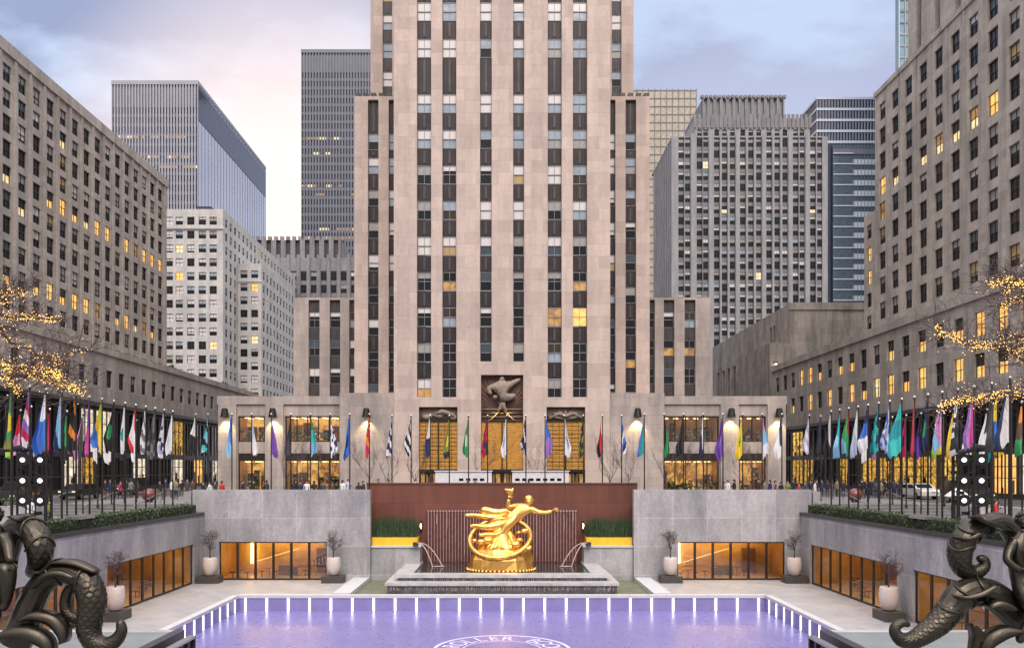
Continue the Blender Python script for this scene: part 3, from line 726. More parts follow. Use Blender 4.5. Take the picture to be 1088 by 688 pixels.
# entrance portals
for (a, b, z0, z1), big in zip(PORT, (0, 1, 0)):
    c = (a + b) / 2; q = MB()
    zg0, zg1 = 2.75, 7.85
    q.quad((a, 88.74, z0), (b, 88.74, z0), (b, 88.74, z1), (a, 88.74, z1), M['relief_red'])
    for k in range(7):
        x = a + (b - a) * k / 6; q.box(x - .09, x + .09, 88.3, 88.73, 0, 2.7, M['mullion'])
    q.box(a + .01, b - .01, 88.25, 88.73, 2.45, 2.75, M['mullion']); q.box(a + .01, b - .01, 88.35, 88.73, zg1, zg1 + .22, M['mullion'])
    q.box(c - .07, c + .07, 88.2, 88.6, 0, zg1, M['mullion'])
    pt = q.build('portal', tw)
    q = MB(); q.box(a + .05, b - .05, 88.5, 88.62, zg0 + .02, zg1 - .02, M['gold_glass'])
    if not big:
        for k in range(1, 12): z = zg0 + (zg1 - zg0) * k / 12; q.box(a + .05, b - .05, 88.44, 88.5, z - .025, z + .025, M['mullion'])
        for k in range(1, 6): x = a + (b - a) * k / 6; q.box(x - .02, x + .02, 88.46, 88.498, zg0 + .05, zg1 - .05, M['mullion'])
    else:
        ar = [(c - 2.0 + 4.1 * u, 88.46, 3.6 + 3.2 * u * u) for u in [i / 14 for i in range(15)]]; q.tube(ar, .06, M['brightgold'], 6)
    q.build('amber_screen', pt)
    q = MB()
    for k in range(4): x = a + (b - a) * (k + .5) / 4; q.quad((x - .35, 88.6, .1), (x + .35, 88.6, .1), (x + .35, 88.6, 2.3), (x - .35, 88.6, 2.3), M['lit_dim'])
    q.build('entrance_glass', pt)
    q = MB(); ro = random.Random(int(c * 10) + 50)
    if big:   # louvred fan with a robed half figure, arms spread
        for k in range(26):
            an = R(8 + 164 * k / 25); L = min(2.2 / max(abs(math.cos(an)), .01), 4.4) * .96
            q.tube([(c, 88.66, 8.7), (c + L * math.cos(an), 88.62, min(8.7 + L * math.sin(an), 12.75))], [.03, .06], M['relief_red'], 4)
        for k in range(3): z = 8.35 + k * .42; q.box(a + .05, b - .05, 88.55, 88.7, z, z + .13, M['brightgold'] if k == 1 else M['relief'])
        V, Fa = skin_body([(c, 88.4, 10.3), (c - .02, 88.35, 11.0), (c - .05, 88.3, 11.75), (c - .02, 88.22, 12.3), (c, 88.08, 12.72), (c + .75, 88.35, 11.8), (c + 1.35, 88.3, 12.15), (c + 2.0, 88.3, 12.5),
            (c - .75, 88.35, 11.7), (c - 1.55, 88.28, 11.45), (c - 1.15, 88.12, 10.75), (c + .8, 88.35, 10.5), (c + 1.5, 88.35, 10.75), (c + .05, 88.3, 9.7), (c + .5, 88.25, 8.95), (c - .5, 88.25, 8.95)],
            [(0, 1), (1, 2), (2, 3), (3, 4), (2, 5), (5, 6), (6, 7), (2, 8), (8, 9), (9, 10), (0, 11), (11, 12), (0, 13), (13, 14), (13, 15)],
            [.42, .45, .48, .2, .38, .42, .33, .14, .42, .34, .2, .42, .25, .3, .13, .13], 1)
        q.add(V, Fa, M['relief'])
        for s in (-1, 1): q.tube([(c, 88.3, 9.3), (c + s * 1.2, 88.3, 8.1), (c + s * 1.9, 88.35, 7.95)], [.07, .06, .03], M['brightgold'], 5)
        for k in range(9): q.ball((c + ro.uniform(-.9, .9), 88.2, 10.3 + ro.uniform(-.2, 1.2)), .2, M['relief'], 7, sx=1.5, sy=.5)
    else:     # rolling cloud forms in carved relief
        q.box(a + .03, b - .03, 88.6, 88.7, zg1 + .25, z1 - .05, M['relief'])
        if c < 0:
            for k in range(26):
                u = ro.random(); q.ball((a + .4 + u * (b - a - .8), 88.45, zg1 + .45 + .75 * math.sin(u * 2.6) * ro.random()), ro.uniform(.14, .34), M['relief'], 8, sx=1.6, sy=.7)
            q.tube([(c - .3, 88.35, 8.75), (c + .4, 88.3, 9.0), (c + 1.1, 88.3, 8.8), (c + 1.7, 88.35, 8.4)], [.15, .27, .24, .12], M['relief'], 8)
        else:
            for k in range(7):
                an = R(20 + 140 * k / 6); L = 2.0
                q.tube([(c, 88.5, 8.15), (c + L * math.cos(an) * .6, 88.4, 8.15 + .75 * math.sin(an)), (c + L * math.cos(an), 88.5, 8.1 + 1.15 * math.sin(an))], [.1, .16, .07], M['relief'], 6)
            q.tube([(a + .3, 88.4, 8.2), (a + 1.3, 88.32, 8.75), (c, 88.35, 8.5), (b - 1.2, 88.32, 8.8), (b - .3, 88.4, 8.25)], [.12, .2, .22, .2, .1], M['relief'], 8)
    q.build('carved_relief', pt, smooth=True)
# low front wings of the tower
for s in (-1, 1):
    mb = MB()
    def sg(a, b): return (a, b) if s > 0 else (-b, -a)
    UP = [sg(17.4, 23.35), sg(25.5, 28.4)]
    plp = plane('front', 88.3)
    holed(mb, plp, *sg(17.4, 30.5), 0, 10.6, [(a, b, .1, 8.5) for a, b in [sg(17.42, 23.35), sg(25.5, 28.4)]], M['lime_pod'], .5)
    holed(mb, plane('front', 87.9), *sg(11.6, 17.4), 0, 10.95, [], M['lime_pod'], .3)
    mb.quad((s * 17.4, 87.9, 0), (s * 17.4, 88.3, 0), (s * 17.4, 88.3, 10.95), (s * 17.4, 87.9, 10.95), M['lime_pod'])
    mb.quad((s * 11.6, 87.9, 0), (s * 11.6, 88, 0), (s * 11.6, 88, 10.95), (s * 11.6, 87.9, 10.95), M['lime_pod'])
    mb.quad((s * 17.4, 88.3, 10.6), (s * 17.4, 105, 10.6), (s * 17.4, 105, 10.95), (s * 17.4, 88.3, 10.95), M['lime_pod'])
    mb.quad((s * 11.6, 87.9, 10.95), (s * 17.4, 87.9, 10.95), (s * 17.4, 105, 10.95), (s * 11.6, 105, 10.95), M['lime_pod'])
    mb.quad((s * 17.4, 88.3, 10.6), (s * 30.5, 88.3, 10.6), (s * 30.5, 105, 10.6), (s * 17.4, 105, 10.6), M['lime_pod'])
    mb.quad((s * 30.5, 88.3, 0), (s * 30.5, 125, 0), (s * 30.5, 125, 10.6), (s * 30.5, 88.3, 10.6), M['lime_pod'])
    mb.quad((s * 26.6, 105, 10.6), (s * 30.5, 105, 10.6), (s * 30.5, 125, 10.6), (s * 26.6, 125, 10.6), M['lime_pod'])
    mb.box(*sg(17.41, 30.6), 88.1, 88.3, 9.75, 10.62, M['lime_pod'])          # parapet band
    mb.box(*sg(23.45, 25.4), 88.0, 88.3, 0, 9.74, M['lime_pod']); mb.box(*sg(28.5, 30.45), 88.02, 88.3, 0, 9.74, M['lime_pod'])
    for a, b in UP:
        n = 5 if b - a > 4 else 2
        q = MB(); a2, b2 = a + .03, b - .03
        q.box(a2, b2, 88.42, 88.7, 4.5, 5.75, M['lime_pod']); q.box(a2, b2, 88.40, 88.7, 3.7, 4.45, M['mullion'])
        for z in (5.76, 8.38, .1): q.box(a2, b2, 88.44, 88.62, z, z + .12, M['mullion'])
        for k in range(n + 1): x = a2 + .06 + (b2 - a2 - .12) * k / n; q.box(x - .05, x + .05, 88.45, 88.6, .1, 3.7, M['mullion']); q.box(x - .05, x + .05, 88.45, 88.6, 5.75, 8.45, M['mullion'])
        fr = q.build('shop_window', tw)
        q = MB(); m_up = 'lit_shop2' if s < 0 else 'lit_dim'
        # a shallow lit room: self-glowing back wall, side walls, things standing in it
        for zf, zt_, br in ((5.8, 8.45, s < 0), (.1, 3.69, True)):
            yb = 91.4; q.quad((a2, yb, zf), (b2, yb, zf), (b2, yb, zt_), (a2, yb, zt_), M['shop_back_glow'] if br else M['wood_in'])
            for x in (a2, b2): q.quad((x, 88.72, zf), (x, yb, zf), (x, yb, zt_), (x, 88.72, zt_), M['wood_in'])
            q.quad((a2, 88.72, zf - .02), (b2, 88.72, zf - .02), (b2, yb, zf - .02), (a2, yb, zf - .02), M['floor_in']); q.quad((a2, 88.72, zt_ + .005), (b2, 88.72, zt_ + .005), (b2, yb, zt_ + .005), (a2, yb, zt_ + .005), M['wood_in'])
            for yy in ((89.3, 90.5) if br else (90.5,)): [q.box(xx, xx + .5, yy, yy + .16, zt_ - .12, zt_ - .06, M['shop_glow']) for xx in [a2 + .4 + 1.1 * i for i in range(int((b2 - a2 - .6) / 1.1) + 1)]]
            x = a2 + .15
            while x < b2 - .5:     # shelving with goods, lamps and stands
                w_ = rngB.uniform(.5, 1.1); hs = rngB.uniform(.9, zt_ - zf - .5)
                if rngB.random() < .8:
                    q.box(x, x + w_, yb - .45, yb - .02, zf, zf + hs, rngB.choice((M['cloth_in'], M['wood_in'], M['mullion'])))
                    for sh in range(int(hs / .38)):
                        for it in range(int(w_ / .24)):
                            if rngB.random() < .75: xx = x + .03 + it * .24; zz_ = zf + sh * .38 + .05; q.box(xx, xx + .19, yb - .62, yb - .452, zz_, zz_ + rngB.uniform(.16, .33), CLOTH[rngB.choice(('white', 'white', 'yellow', 'orange', 'red', 'olive', 'green', 'brown', 'khaki', 'pale', 'black'))])
                else:
                    q.lathe([(.05, 0), (.04, 1.1), (.26, 1.15), (.16, 1.5)], (x + .3, 89.8, zf), M['cloth_in'], 8); q.ball((x + .3, 89.8, zf + 1.25), .14, M['lamp_hot'], 6)
                x += w_ + rngB.uniform(.0, .3)
        for k in range(int((b - a) * 2.0)):
            x = rngB.uniform(a2 + .3, b2 - .3); y = rngB.uniform(89.0, 89.7); z = rngB.choice((.1, 5.8)); r_ = rngB.uniform(.2, .4)
            for j in range(5): q.ball((x + rngB.gauss(0, .2), y, z + rngB.uniform(.3, 1.2)), r_ * .6, rngB.choice((M['hedge'], M['hedge'], M['cloth_in'])), 6)
        q.build('shop_interior', fr)
        for z0, z1 in ((.22, 3.69), (5.88, 8.38)): q = MB(); q.quad((a2, 88.52, z0), (b2, 88.52, z0), (b2, 88.52, z1), (a2, 88.52, z1), M['clear']); q.build('pane', fr)
    for x in (14.45, 24.45, 29.55):
        y = 87.9 if x < 17 else 88.0
        q = MB(); q.lathe([(.16, .55), (.3, .5), (.46, -.42), (.40, -.42), (.26, .3)], (s * x, y - .55, 8.75), M['black'], 14); q.box(s * x - .08, s * x + .08, y - .5, y - .003, 8.9, 9.1, M['black'])
        lp = q.build('wall_lamp', tw, smooth=False)
        q = MB(); q.ball((s * x, y - .55, 8.55), .17, M['lamp_hot'], 8); q.build('bulb', lp)
        ld = bpy.data.lights.new('wall_lamp_light', 'SPOT'); ld.energy = 330; ld.color = (1, .74, .4); ld.spot_size = R(95); ld.spot_blend = .6; ld.shadow_soft_size = .15
        lo = bpy.data.objects.new('wall_lamp_light', ld); COL.objects.link(lo); lo.location = (s * x, y - .52, 8.3); lo.rotation_euler = (R(8), 0, 0)
    mb.build('front_wing', tw)

# ---- side buildings along the plaza
def roof_box(mb, x0, x1, y0, y1, z, mat): mb.quad((x0, y0, z), (x1, y0, z), (x1, y1, z), (x0, y1, z), mat)
T_L = [(ST_DARK, 3.4), (ST_BL, 1.2), (ST_B3, 1.2), (ST_B7, .7), (ST_D3, 2), (ST_D7, 1), (ST_T, .5), (ST_BD, 2), (('g_blue', 'g_dark'), 2), (ST_LITL, .25), (('g_brown', 'g_dark'), 2)]
T_LL = [(ST_LIT, 2.2), (('g_brown', 'lit'), 2.4), (ST_BD, 1.2), (ST_DARK, 1.6), (ST_LITL, 1.2), (ST_DIM, 1.4)]
T_R = [(ST_DARK, 4), (ST_BD, 1.6), (ST_D3, 1.6), (ST_B3, .8), (ST_T, .4), (ST_D7, .8), (('g_blue', 'g_dark'), 2.4), (('g_brown', 'g_dark'), 2), (ST_DIM, .15)]
T_RL = [(ST_LIT, 2), (('g_brown', 'lit_pale'), 2), (('lit_dim', 'lit_pale'), 1.5), (ST_DARK, 1.5), (ST_BD, 1)]
# left: long low block with tall slab above
lb = thing('office_building', 'brown limestone slab building left of the plaza, rows of small windows, long low base', 'office building', (-58, 110, 0))
mb = MB()
i1 = office(lb, mb, plane('east', -58.0), 56, 142, 14, 52.6, [139.3 - 3.08 * k for k in range(26)], [49.1 - 2.95 * k for k in range(11)], 1.65, 2.08, M['side_l'], T_L, 31, .3,
            lit_rows=((49.1 - 2.95 * 4, T_LL), (49.1 - 2.95 * 8, T_LL), (49.1 - 2.95 * 5, T_L + [(ST_LIT, 2)])))
mb.quad((-90, 142, 0), (-58, 142, 0), (-58, 142, 52.6), (-90, 142, 52.6), M['side_l']); mb.quad((-90, 56, 14), (-58, 56, 14), (-58, 56, 52.6), (-90, 56, 52.6), M['side_l'])
roof_box(mb, -90, -58, 56, 142, 52.6, M['side_l'])
for k in range(27): y = 139.3 - 3.08 * k + 1.54; mb.box(-58.003, -57.82, y - .28, y + .28, 18.2, 51.2, M['side_l'])   # flat pilasters
mb.box(-58.3, -57.72, 56, 142.2, 51.3, 52.7, M['side_l'])
mb.build('wall', lb)
lp = MB()
i2 = office(lb, lp, plane('east', -50.0), 50, 168, 0, 18.0, [141.6 + 3.37 * 6 - 3.37 * k for k in range(33)], [14.2], 1.5, 2.15, M['side_l'], [(ST_DARK, 4), (ST_BD, 2), (('g_brown', 'g_dark'), 2)], 33, .3)
lp.quad((-58, 168, 0), (-50, 168, 0), (-50, 168, 18), (-58, 168, 18), M['side_l']); roof_box(lp, -58.02, -50, 50, 168, 18.0, M['side_l'])
lp.box(-50.2, -49.8, 50, 168.1, 17.2, 18.05, M['side_l'])
lp.build('base_wall', lb)
put_windows(lb, i1 + i2)
for y in (96, 128, 152):
    q = MB(); rr = random.Random(y)
    for k in range(160):
        a = rr.uniform(0, 6.28); r = rr.random() ** .5; q.ball((-51.5 + .8 * r * math.cos(a), y + 2.6 * r * math.sin(a), 18.1 + .9 * (1 - r) * rr.random()), rr.uniform(.12, .25), M['hedge'], 5)
    q.build('roof_shrub', label=f'dark low shrub on the left base roof, {dict([(96, "nearest"), (128, "middle"), (152, "farthest")])[y]} of three', cat='shrub', group='shrubs along the left base roof')
def storefront(parent, kind, at, ua, ub, zt, seed, lit, lit_up):
    """dark shop level under an awning: recess with lit and dark bays"""
    rr = random.Random(seed); pl = plane(kind, at); P = pl[0]; q = MB()
    A, B = P(ua, 0, -1.4), P(ub, 0, -.003); q.box(min(A[0], B[0]), max(A[0], B[0]), min(A[1], B[1]), max(A[1], B[1]), zt - .45, zt, M['band'])
    q.build('awning', parent)
    u = ua
    while u < ub - 1:
        wd = rr.uniform(3.6, 5.4); e = min(u + wd, ub)
        f = MB()
        def bx(a, b, z0, z1, d0, d1, m):
            A, B = P(a, 0, d0), P(b, 0, d1); f.box(min(A[0], B[0]), max(A[0], B[0]), min(A[1], B[1]), max(A[1], B[1]), z0, z1, m)
        bx(u, u + .45, 0, zt - .46, -.25, -.004, M['band']); bx(u + .451, e, 0, .5, -.2, -.004, M['band']); bx(u + .451, e, 4.2, 4.9, -.22, -.004, M['band'])
        bx(u + .451, e, zt - .9, zt - .46, -.22, -.004, M['band'])
        n = 3
        for k in range(1, n): x = u + .45 + (e - u - .45) * k / n; bx(x - .05, x + .05, .501, zt - .91, -.18, -.004, M['mullion'])
        s = f.build('shop_window', parent)
        for z0, z1, pr in ((.5, 4.2, lit), (4.9, zt - .9, lit_up)):
            m = rr.choice((M['lit_shop'], M['lit_shop'], M['lit_shop2'], M['lit'], M['lit_white'])) if rr.random() < pr else M['g_dark']
            pts = [P(u + .45, z0, -.06), P(e, z0, -.06), P(e, z1, -.06), P(u + .45, z1, -.06)]; g2 = MB(); g2.quad(*pts, m); pn_ = g2.build('pane', s)
            if m is not M['g_dark']:
                g2 = MB()
                for j in range(rr.randint(3, 6)):
                    x = rr.uniform(u + .6, e - .5); A, B = P(x, 0, -.12), P(x + rr.uniform(.15, .5), 0, -.08); g2.box(min(A[0], B[0]), max(A[0], B[0]), min(A[1], B[1]), max(A[1], B[1]), z0 + .02, z0 + rr.uniform(.5, 1.9), rr.choice((M['band'], M['cloth_in'], M['mullion'], CLOTH['brown'])))
                A, B = P(u + .46, 0, -.1), P(e - .01, 0, -.07); zz_ = z0 + (z1 - z0) * .68; g2.box(min(A[0], B[0]), max(A[0], B[0]), min(A[1], B[1]), max(A[1], B[1]), zz_, zz_ + .08, M['mullion']); g2.build('display', s, kind='stuff')
        u = e
storefront(lb, 'east', -50.0, 50, 150, 10.9, 47, .36, .22)
# right: long low block with tall slab above
rb = thing('office_building', 'grey limestone building right of the plaza, two lit window rows in its long base', 'office building', (55, 100, 0))
mb = MB()
i1 = office(rb, mb, plane('west', 55.0), 56, 121, 18, 58, [118.7 - 3.82 * k for k in range(16)], [54.5 - 3.6 * k for k in range(9)], 1.9, 2.45, M['side_r'], T_R, 35, .32,
            lit_rows=((54.5 - 3.6 * 3, T_RL), (54.5 - 3.6 * 4, T_R + [(ST_DIM, 2)]), (54.5 - 3.6 * 6, T_R + [(ST_LIT, 1)])))
mb.quad((55, 121, 0), (95, 121, 0), (95, 121, 58), (55, 121, 58), M['side_r']); roof_box(mb, 55, 95, 56, 121, 58, M['side_r'])
mb.box(54.82, 55.3, 56, 121.15, 57.4, 58.1, M['side_r'])
for k in range(17): y = 118.7 - 3.82 * k + 1.91; mb.box(54.9, 55.003, y - .2, y + .2, 21, 57.3, M['side_r'])
mb.build('wall', rb)
mb = MB()
holed(mb, plane('west', 59.5), 60, 120.3, 58, 84, [(117.2 - 5.0 * k - .75, 117.2 - 5.0 * k + .75, 62.0, 74) for k in range(11)], M['side_r'], 1.4)
mb.quad((61.2, 60, 58), (61.2, 120.3, 58), (61.2, 120.3, 84), (61.2, 60, 84), M['black'])
mb.quad((59.5, 120.3, 58), (80, 120.3, 58), (80, 120.3, 84), (59.5, 120.3, 84), M['side_r']); roof_box(mb, 59.5, 80, 60, 120.3, 84, M['side_r'])
mb.build('penthouse', rb)
mb = MB()
i3 = office(rb, mb, plane('west', 58.0), 121.2, 131.5, 0, 43, [129.6, 125.6], [40.2 - 3.6 * k for k in range(7)], 1.5, 2.2, M['side_r'], T_R + [(ST_LIT, 5)], 36)
mb.quad((58, 131.5, 0), (95, 131.5, 0), (95, 131.5, 43), (58, 131.5, 43), M['side_r']); roof_box(mb, 58, 95, 121.2, 131.5, 43, M['side_r'])
mb.build('rear_wing', rb)
rp = MB()
i2 = office(rb, rp, plane('west', 48.0), 50, 146, 0, 20.9, [143 - 3.78 * k for k in range(24)], [17.4, 13.2], 1.75, 2.45, M['side_r'], T_R, 37, .3,
            lit_rows=((17.4, [(ST_DARK, 2), (('g_brown', 'lit'), 2), (ST_BD, 1), (ST_LIT, 1.6)]), (13.2, [(ST_LIT, 2.4), (ST_DARK, 2), (('g_brown', 'lit'), 2.2), (ST_LP, 1)])))
rp.quad((48, 146, 0), (56, 146, 0), (56, 146, 20.9), (48, 146, 20.9), M['side_r']); roof_box(rp, 48, 56, 50, 146, 20.9, M['side_r'])
rp.box(47.75, 48.3, 50, 146.2, 19.9, 20.95, M['side_r'])
rp.build('base_wall', rb)
put_windows(rb, i2 + i3 + i1)
storefront(rb, 'west', 48.0, 50, 146, 9.6, 43, .68, .06)

# ---- blank stone block beyond the right base
bb = thing('theatre_block', 'weathered blank stone block with dark slots, behind the right base', 'building', (52.6, 150, 0))
mb = MB()
holed(mb, plane('front', 150.0), 52.6, 100, 0, 33, [], M['blank'])
sl = [(153.5 + k * 4.6 - .9, 153.5 + k * 4.6 + .9, 4, 26) for k in range(4, 11)] + [(158, 159.2, 27.2, 30.4), (160, 161.2, 27.2, 30.4)]
holed(mb, plane('west', 52.6), 150, 205, 0, 33, sl, M['blank'], .6)
mb.quad((53.15, 150.5, 0), (53.15, 205, 0), (53.15, 205, 32), (53.15, 150.5, 32), M['g_dark'])
mb.quad((52.6, 205, 0), (100, 205, 0), (100, 205, 33), (52.6, 205, 33), M['blank']); roof_box(mb, 52.6, 100, 150, 205, 33, M['blank'])
mb.box(52.4, 100, 149.8, 149.997, 31.8, 33.1, M['blank'])
for k in range(5, 12): y = 151.2 + k * 4.6; mb.box(52.3, 52.597, y - .35, y + .35, 3, 27, M['blank'])
mb.build('wall', bb)
mb = MB(); mb.box(48.6, 52.28, 149.0, 168, 0, 25.6, M['blank']); mb.build('corner_block', bb)
q = MB(); q.box(49.3, 49.9, 148.3, 148.997, 21.8, 22.1, M['band']); l = q.build('wall_lamp', bb); q = MB(); q.ball((49.6, 148.5, 21.6), .22, M['lamp_hot'], 8); q.build('bulb', l)

# ---- far buildings
T_D0 = [(ST_BL, 3), (ST_BD, 4), (ST_DARK, 5)]
T_C = [(ST_BL, 3), (ST_B3, 1.5), (ST_B7, 1.5), (ST_FULL, 1.5), (ST_BD, 2.4), (ST_DARK, 2.2), (('g_sky', 'g_dark'), 2), (ST_LP, .12)]
cb = thing('apartment_building', 'pale cream brick block with stepped corner, seen past the left slab', 'apartment building', (-67, 197, 0))
mb = MB(); its = []
cx_ = [WX(x, 197) for x in (168, 179.8, 190.5, 202.7, 215, 226.5)]
rows = [62.2 - 3.32 * k for k in range(16)]
its += office(cb, mb, plane('front', 197.0), -90, -67, 0, 65, cx_, rows, 1.75, 1.9, M['cream'], T_C, 51, .25, lit_rows=((62.2 - 3.32 * 4, T_C + [(ST_LIT, 3)]),))
its += office(cb, mb, plane('east', -67.0), 197, 266, 0, 65, [199.5 + 3.3 * k for k in range(20)], rows, 1.5, 1.9, M['cream'], T_C, 52, .25)
roof_box(mb, -90, -67, 197, 266, 65, M['cream']); mb.quad((-90, 197, 0), (-90, 266, 0), (-90, 266, 65), (-90, 197, 65), M['cream'])
mb.box(-90, -66.7, 196.7, 196.997, 60.2, 60.7, M['cream']); mb.box(-74, -70.5, 199, 203, 65.01, 66.3, M['band'])
mb.build('wall', cb)
mb = MB()
its += office(cb, mb, plane('front', 208.0), -66.95, -61, 0, 54.7, [-65.4, -62.7], [52 - 3.32 * k for k in range(14)], 1.75, 1.9, M['cream'], T_C, 53, .25, lit_rows=((52 - 3.32, T_C + [(ST_LIT, 6)]),))
its += office(cb, mb, plane('east', -61.0), 208, 241, 0, 54.7, [210.3 + 3.2 * k for k in range(10)], [52 - 3.32 * k for k in range(14)], 1.5, 1.9, M['cream'], T_C, 54, .25)
roof_box(mb, -66.95, -61, 208, 241, 54.7, M['cream']); mb.quad((-67, 241, 0), (-61, 241, 0), (-61, 241, 54.7), (-67, 241, 54.7), M['cream'])
mb.box(-67, -60.8, 207.8, 207.997, 50.0, 50.4, M['cream'])
mb.build('corner_wing', cb); put_windows(cb, its)

ob = thing('old_tower_block', 'dark grey notched stone block standing low between left slab and tower', 'building', (-70, 280, 0))
mb = MB(); its = []
def piers(mb, pl, u0, u1, z0, z1, step, pw, mat, glassm, depth=.8, off=0):
    P = pl[0]
    mb.quad(P(u0, z0, depth), P(u1, z0, depth), P(u1, z1, depth), P(u0, z1, depth), glassm)
    n = int((u1 - u0) / step)
    for k in range(n + 1):
        c = u0 + (u1 - u0) * k / n
        A, B = P(max(u0, c - pw / 2), z0, 0), P(min(u1, c + pw / 2), z1, depth - .02)
        mb.box(min(A[0], B[0]), max(A[0], B[0]), min(A[1], B[1]), max(A[1], B[1]), z0, z1, mat)
piers(mb, plane('front', 285.0), -96, -56, 0, 82, 3.2, 1.7, M['old'], M['spandrel_grey'], .9)
for k in range(20): mb.box(-96 + k * 2.1, -96 + k * 2.1 + 1.2, 285.02, 286, 82.01, 83.3, M['old'])
roof_box(mb, -96, -56, 285, 320, 82, M['old']); mb.quad((-56, 285, 0), (-56, 320, 0), (-56, 320, 82), (-56, 285, 82), M['old'])
mb.build('wall', ob)
mb = MB(); its += office(ob, mb, plane('front', 270.0), -80, -46, 0, 72, [-78.5 + 3.3 * k for k in range(10)], [66 - 4.1 * k for k in range(13)], 1.9, 2.6, M['old'], T_D0, 57, .4, bay=M['deco_spandrel'])
for k in range(10): x = -76.85 + 3.3 * k; mb.box(x - .5, x + .5, 269.6, 269.997, 30, 73, M['old'])
roof_box(mb, -80, -46, 270, 284.9, 72, M['old']); mb.quad((-46, 270, 0), (-46, 284.9, 0), (-46, 284.9, 72), (-46, 270, 72), M['old'])
mb.build('lower_block', ob); put_windows(ob, its, cap=60)

def finned(name, label, x0, x1, y0, y1, h, step, pw, side, lit, fin='slab_fin', sg_='slab_dark', spandrels=True, top=9):
    t = thing(name, label, 'skyscraper', ((x0 + x1) / 2, y0, 0)); mb = MB()
    plf = plane('front', y0); piers(mb, plf, x0, x1, 0, h, step, pw, M[fin], M[sg_], .7)
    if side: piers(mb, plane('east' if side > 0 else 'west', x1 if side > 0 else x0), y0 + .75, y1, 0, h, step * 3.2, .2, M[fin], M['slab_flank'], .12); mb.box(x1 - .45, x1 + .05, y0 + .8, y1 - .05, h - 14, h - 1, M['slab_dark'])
    else:
        mb.quad((x1, y0, 0), (x1, y1, 0), (x1, y1, h), (x1, y0, h), M[fin])
    roof_box(mb, x0, x1, y0, y1, h, M[fin]); mb.box(x0 - .1, x1 + .1, y0 - .1, y1, h + .01, h + 1.6, M[fin]); mb.box(x0 + .02, x1 - .7, y0 + .4, y0 + .66, h - top, h - 1, M['slab_fin_d'])
    mb.build('wall', t)
    if spandrels:
        q = MB()
        for k in range(int((h - top) / 3.9)):
            z = h - top - 3.9 * (k + 1); q.box(x0 + .02, x1 - .7, y0 + .45, y0 + .68, z, z + 1.3, M['slab_fin_d'])
        q.build('floor_bands', t, kind='stuff')
    for z, a, b in lit:
        q = MB(); u = a; rz_ = random.Random(int(z * 10))
        while u < b:
            e = u + rz_.uniform(.02, .07)
            if rz_.random() < .62: q.box(x0 + (x1 - x0) * u, x0 + (x1 - x0) * min(e, b), y0 + .3, y0 + .44, z, z + 1.1, M['lit_dim'] if rz_.random() < .6 else M['lit_pale'])
            u = e + .006
        if q.f: q.build('lit_floor', t, kind='stuff')
    return t
t = finned('glass_slab', 'wide dark ribbed office slab with receding pale flank, behind left buildings', -157, -122.3, 330, 425, 157, 1.16, .62, 1,
       [(157 - 21.5, .05, .85), (157 - 29.5, .02, .95), (157 - 33.5, .1, 1.)])
t = finned('glass_slab', 'dark ribbed skyscraper rising beside the left shoulder of the limestone tower', -93, -40, 380, 430, 195, 1.35, .62, 0,
       [(195 - 30, .55, 1), (195 - 40, .0, .7), (195 - 47, .03, .4), (195 - 62, 0, .35), (195 - 66, .05, .8), (195 - 82, .1, .9), (195 - 86, .05, .8), (195 - 104, .1, .5)], 'slab_fin_d')
for z, a, b in ((20, 0, 1),): pass
# golden curtain wall
t = thing('gold_tower', 'pale gold glass tower half hidden right of the limestone tower', 'skyscraper', (84, 420, 0)); mb = MB()
mb.box(66, 99.5, 420.3, 450, 0, 196.5, M['gold_curtain'])
for k in range(12): x = 66 + k * 3.05; mb.box(x - .14, x + .14, 420.0, 420.297, 0, 197, M['slab_fin_d'] if k % 3 == 0 else M['old'])
for k in range(48): mb.box(66, 99.5, 420.1, 420.296, 196 - 4.1 * k - .2, 196 - 4.1 * k + .25, M['old'])
mb.build('wall', t)
# grey art-deco block
db = thing('deco_building', 'grey stepped brick skyscraper with paired windows right of the limestone tower', 'skyscraper', (80, 264, 0))
mb = MB(); its = []
def dx(z): return WX(670 + z / 3.438, 264)
cols = [dx(z) for z in (185, 208, 252, 274, 315, 343, 372, 410, 439, 468, 506, 535, 564, 603, 626, 666, 690)]
T_D = [(ST_BL, 1.2), (ST_B3, 2), (ST_D3, 3), (ST_BD, 3), (('g_sky', 'g_dark'), 3), (ST_DARK, 4), (ST_LP, .15)]
rows3 = [WZ(80 + z / 3.438, 264) for z in [245 + 40.6 * k for k in range(22)]]
x0, x1 = dx(150), dx(720)
its += office(db, mb, plane('front', 264.0), x0, x1, 0, 109.5, cols, rows3, 1.8, 2.3, M['deco'], T_D, 61, .5, bay=M['deco_spandrel'], lit_rows=((rows3[6], T_D + [(ST_LITL, 3)]),))
its += office(db, mb, plane('west', x0), 264, 296, 0, 109.5, [266.5 + 2.9 * k for k in range(10)], rows3, 1.6, 2.3, M['deco'], T_D, 62, .5, bay=M['deco_spandrel'])
for i in range(len(cols) - 1):
    c = (cols[i] + cols[i + 1]) / 2; wdt = (cols[i + 1] - cols[i] - 1.75) / 2
    mb.box(c - wdt * .8, c + wdt * .8, 263.6, 263.997, 0, 110.3, M['deco'])
roof_box(mb, x0, x1, 264, 300, 109.5, M['deco']); mb.quad((x1, 264, 0), (x1, 300, 0), (x1, 300, 109.5), (x1, 264, 109.5), M['deco'])
mb.build('wall', db)
mb = MB(); a, b = dx(235) * 268 / 264, dx(655) * 268 / 264
r2 = [113.5, 109.9]
its += office(db, mb, plane('front', 268.0), a, b, 109, 117, [c * 268 / 264 for c in cols[2:15]], [112.3], 1.55, 2.1, M['deco'], T_D, 63, .5)
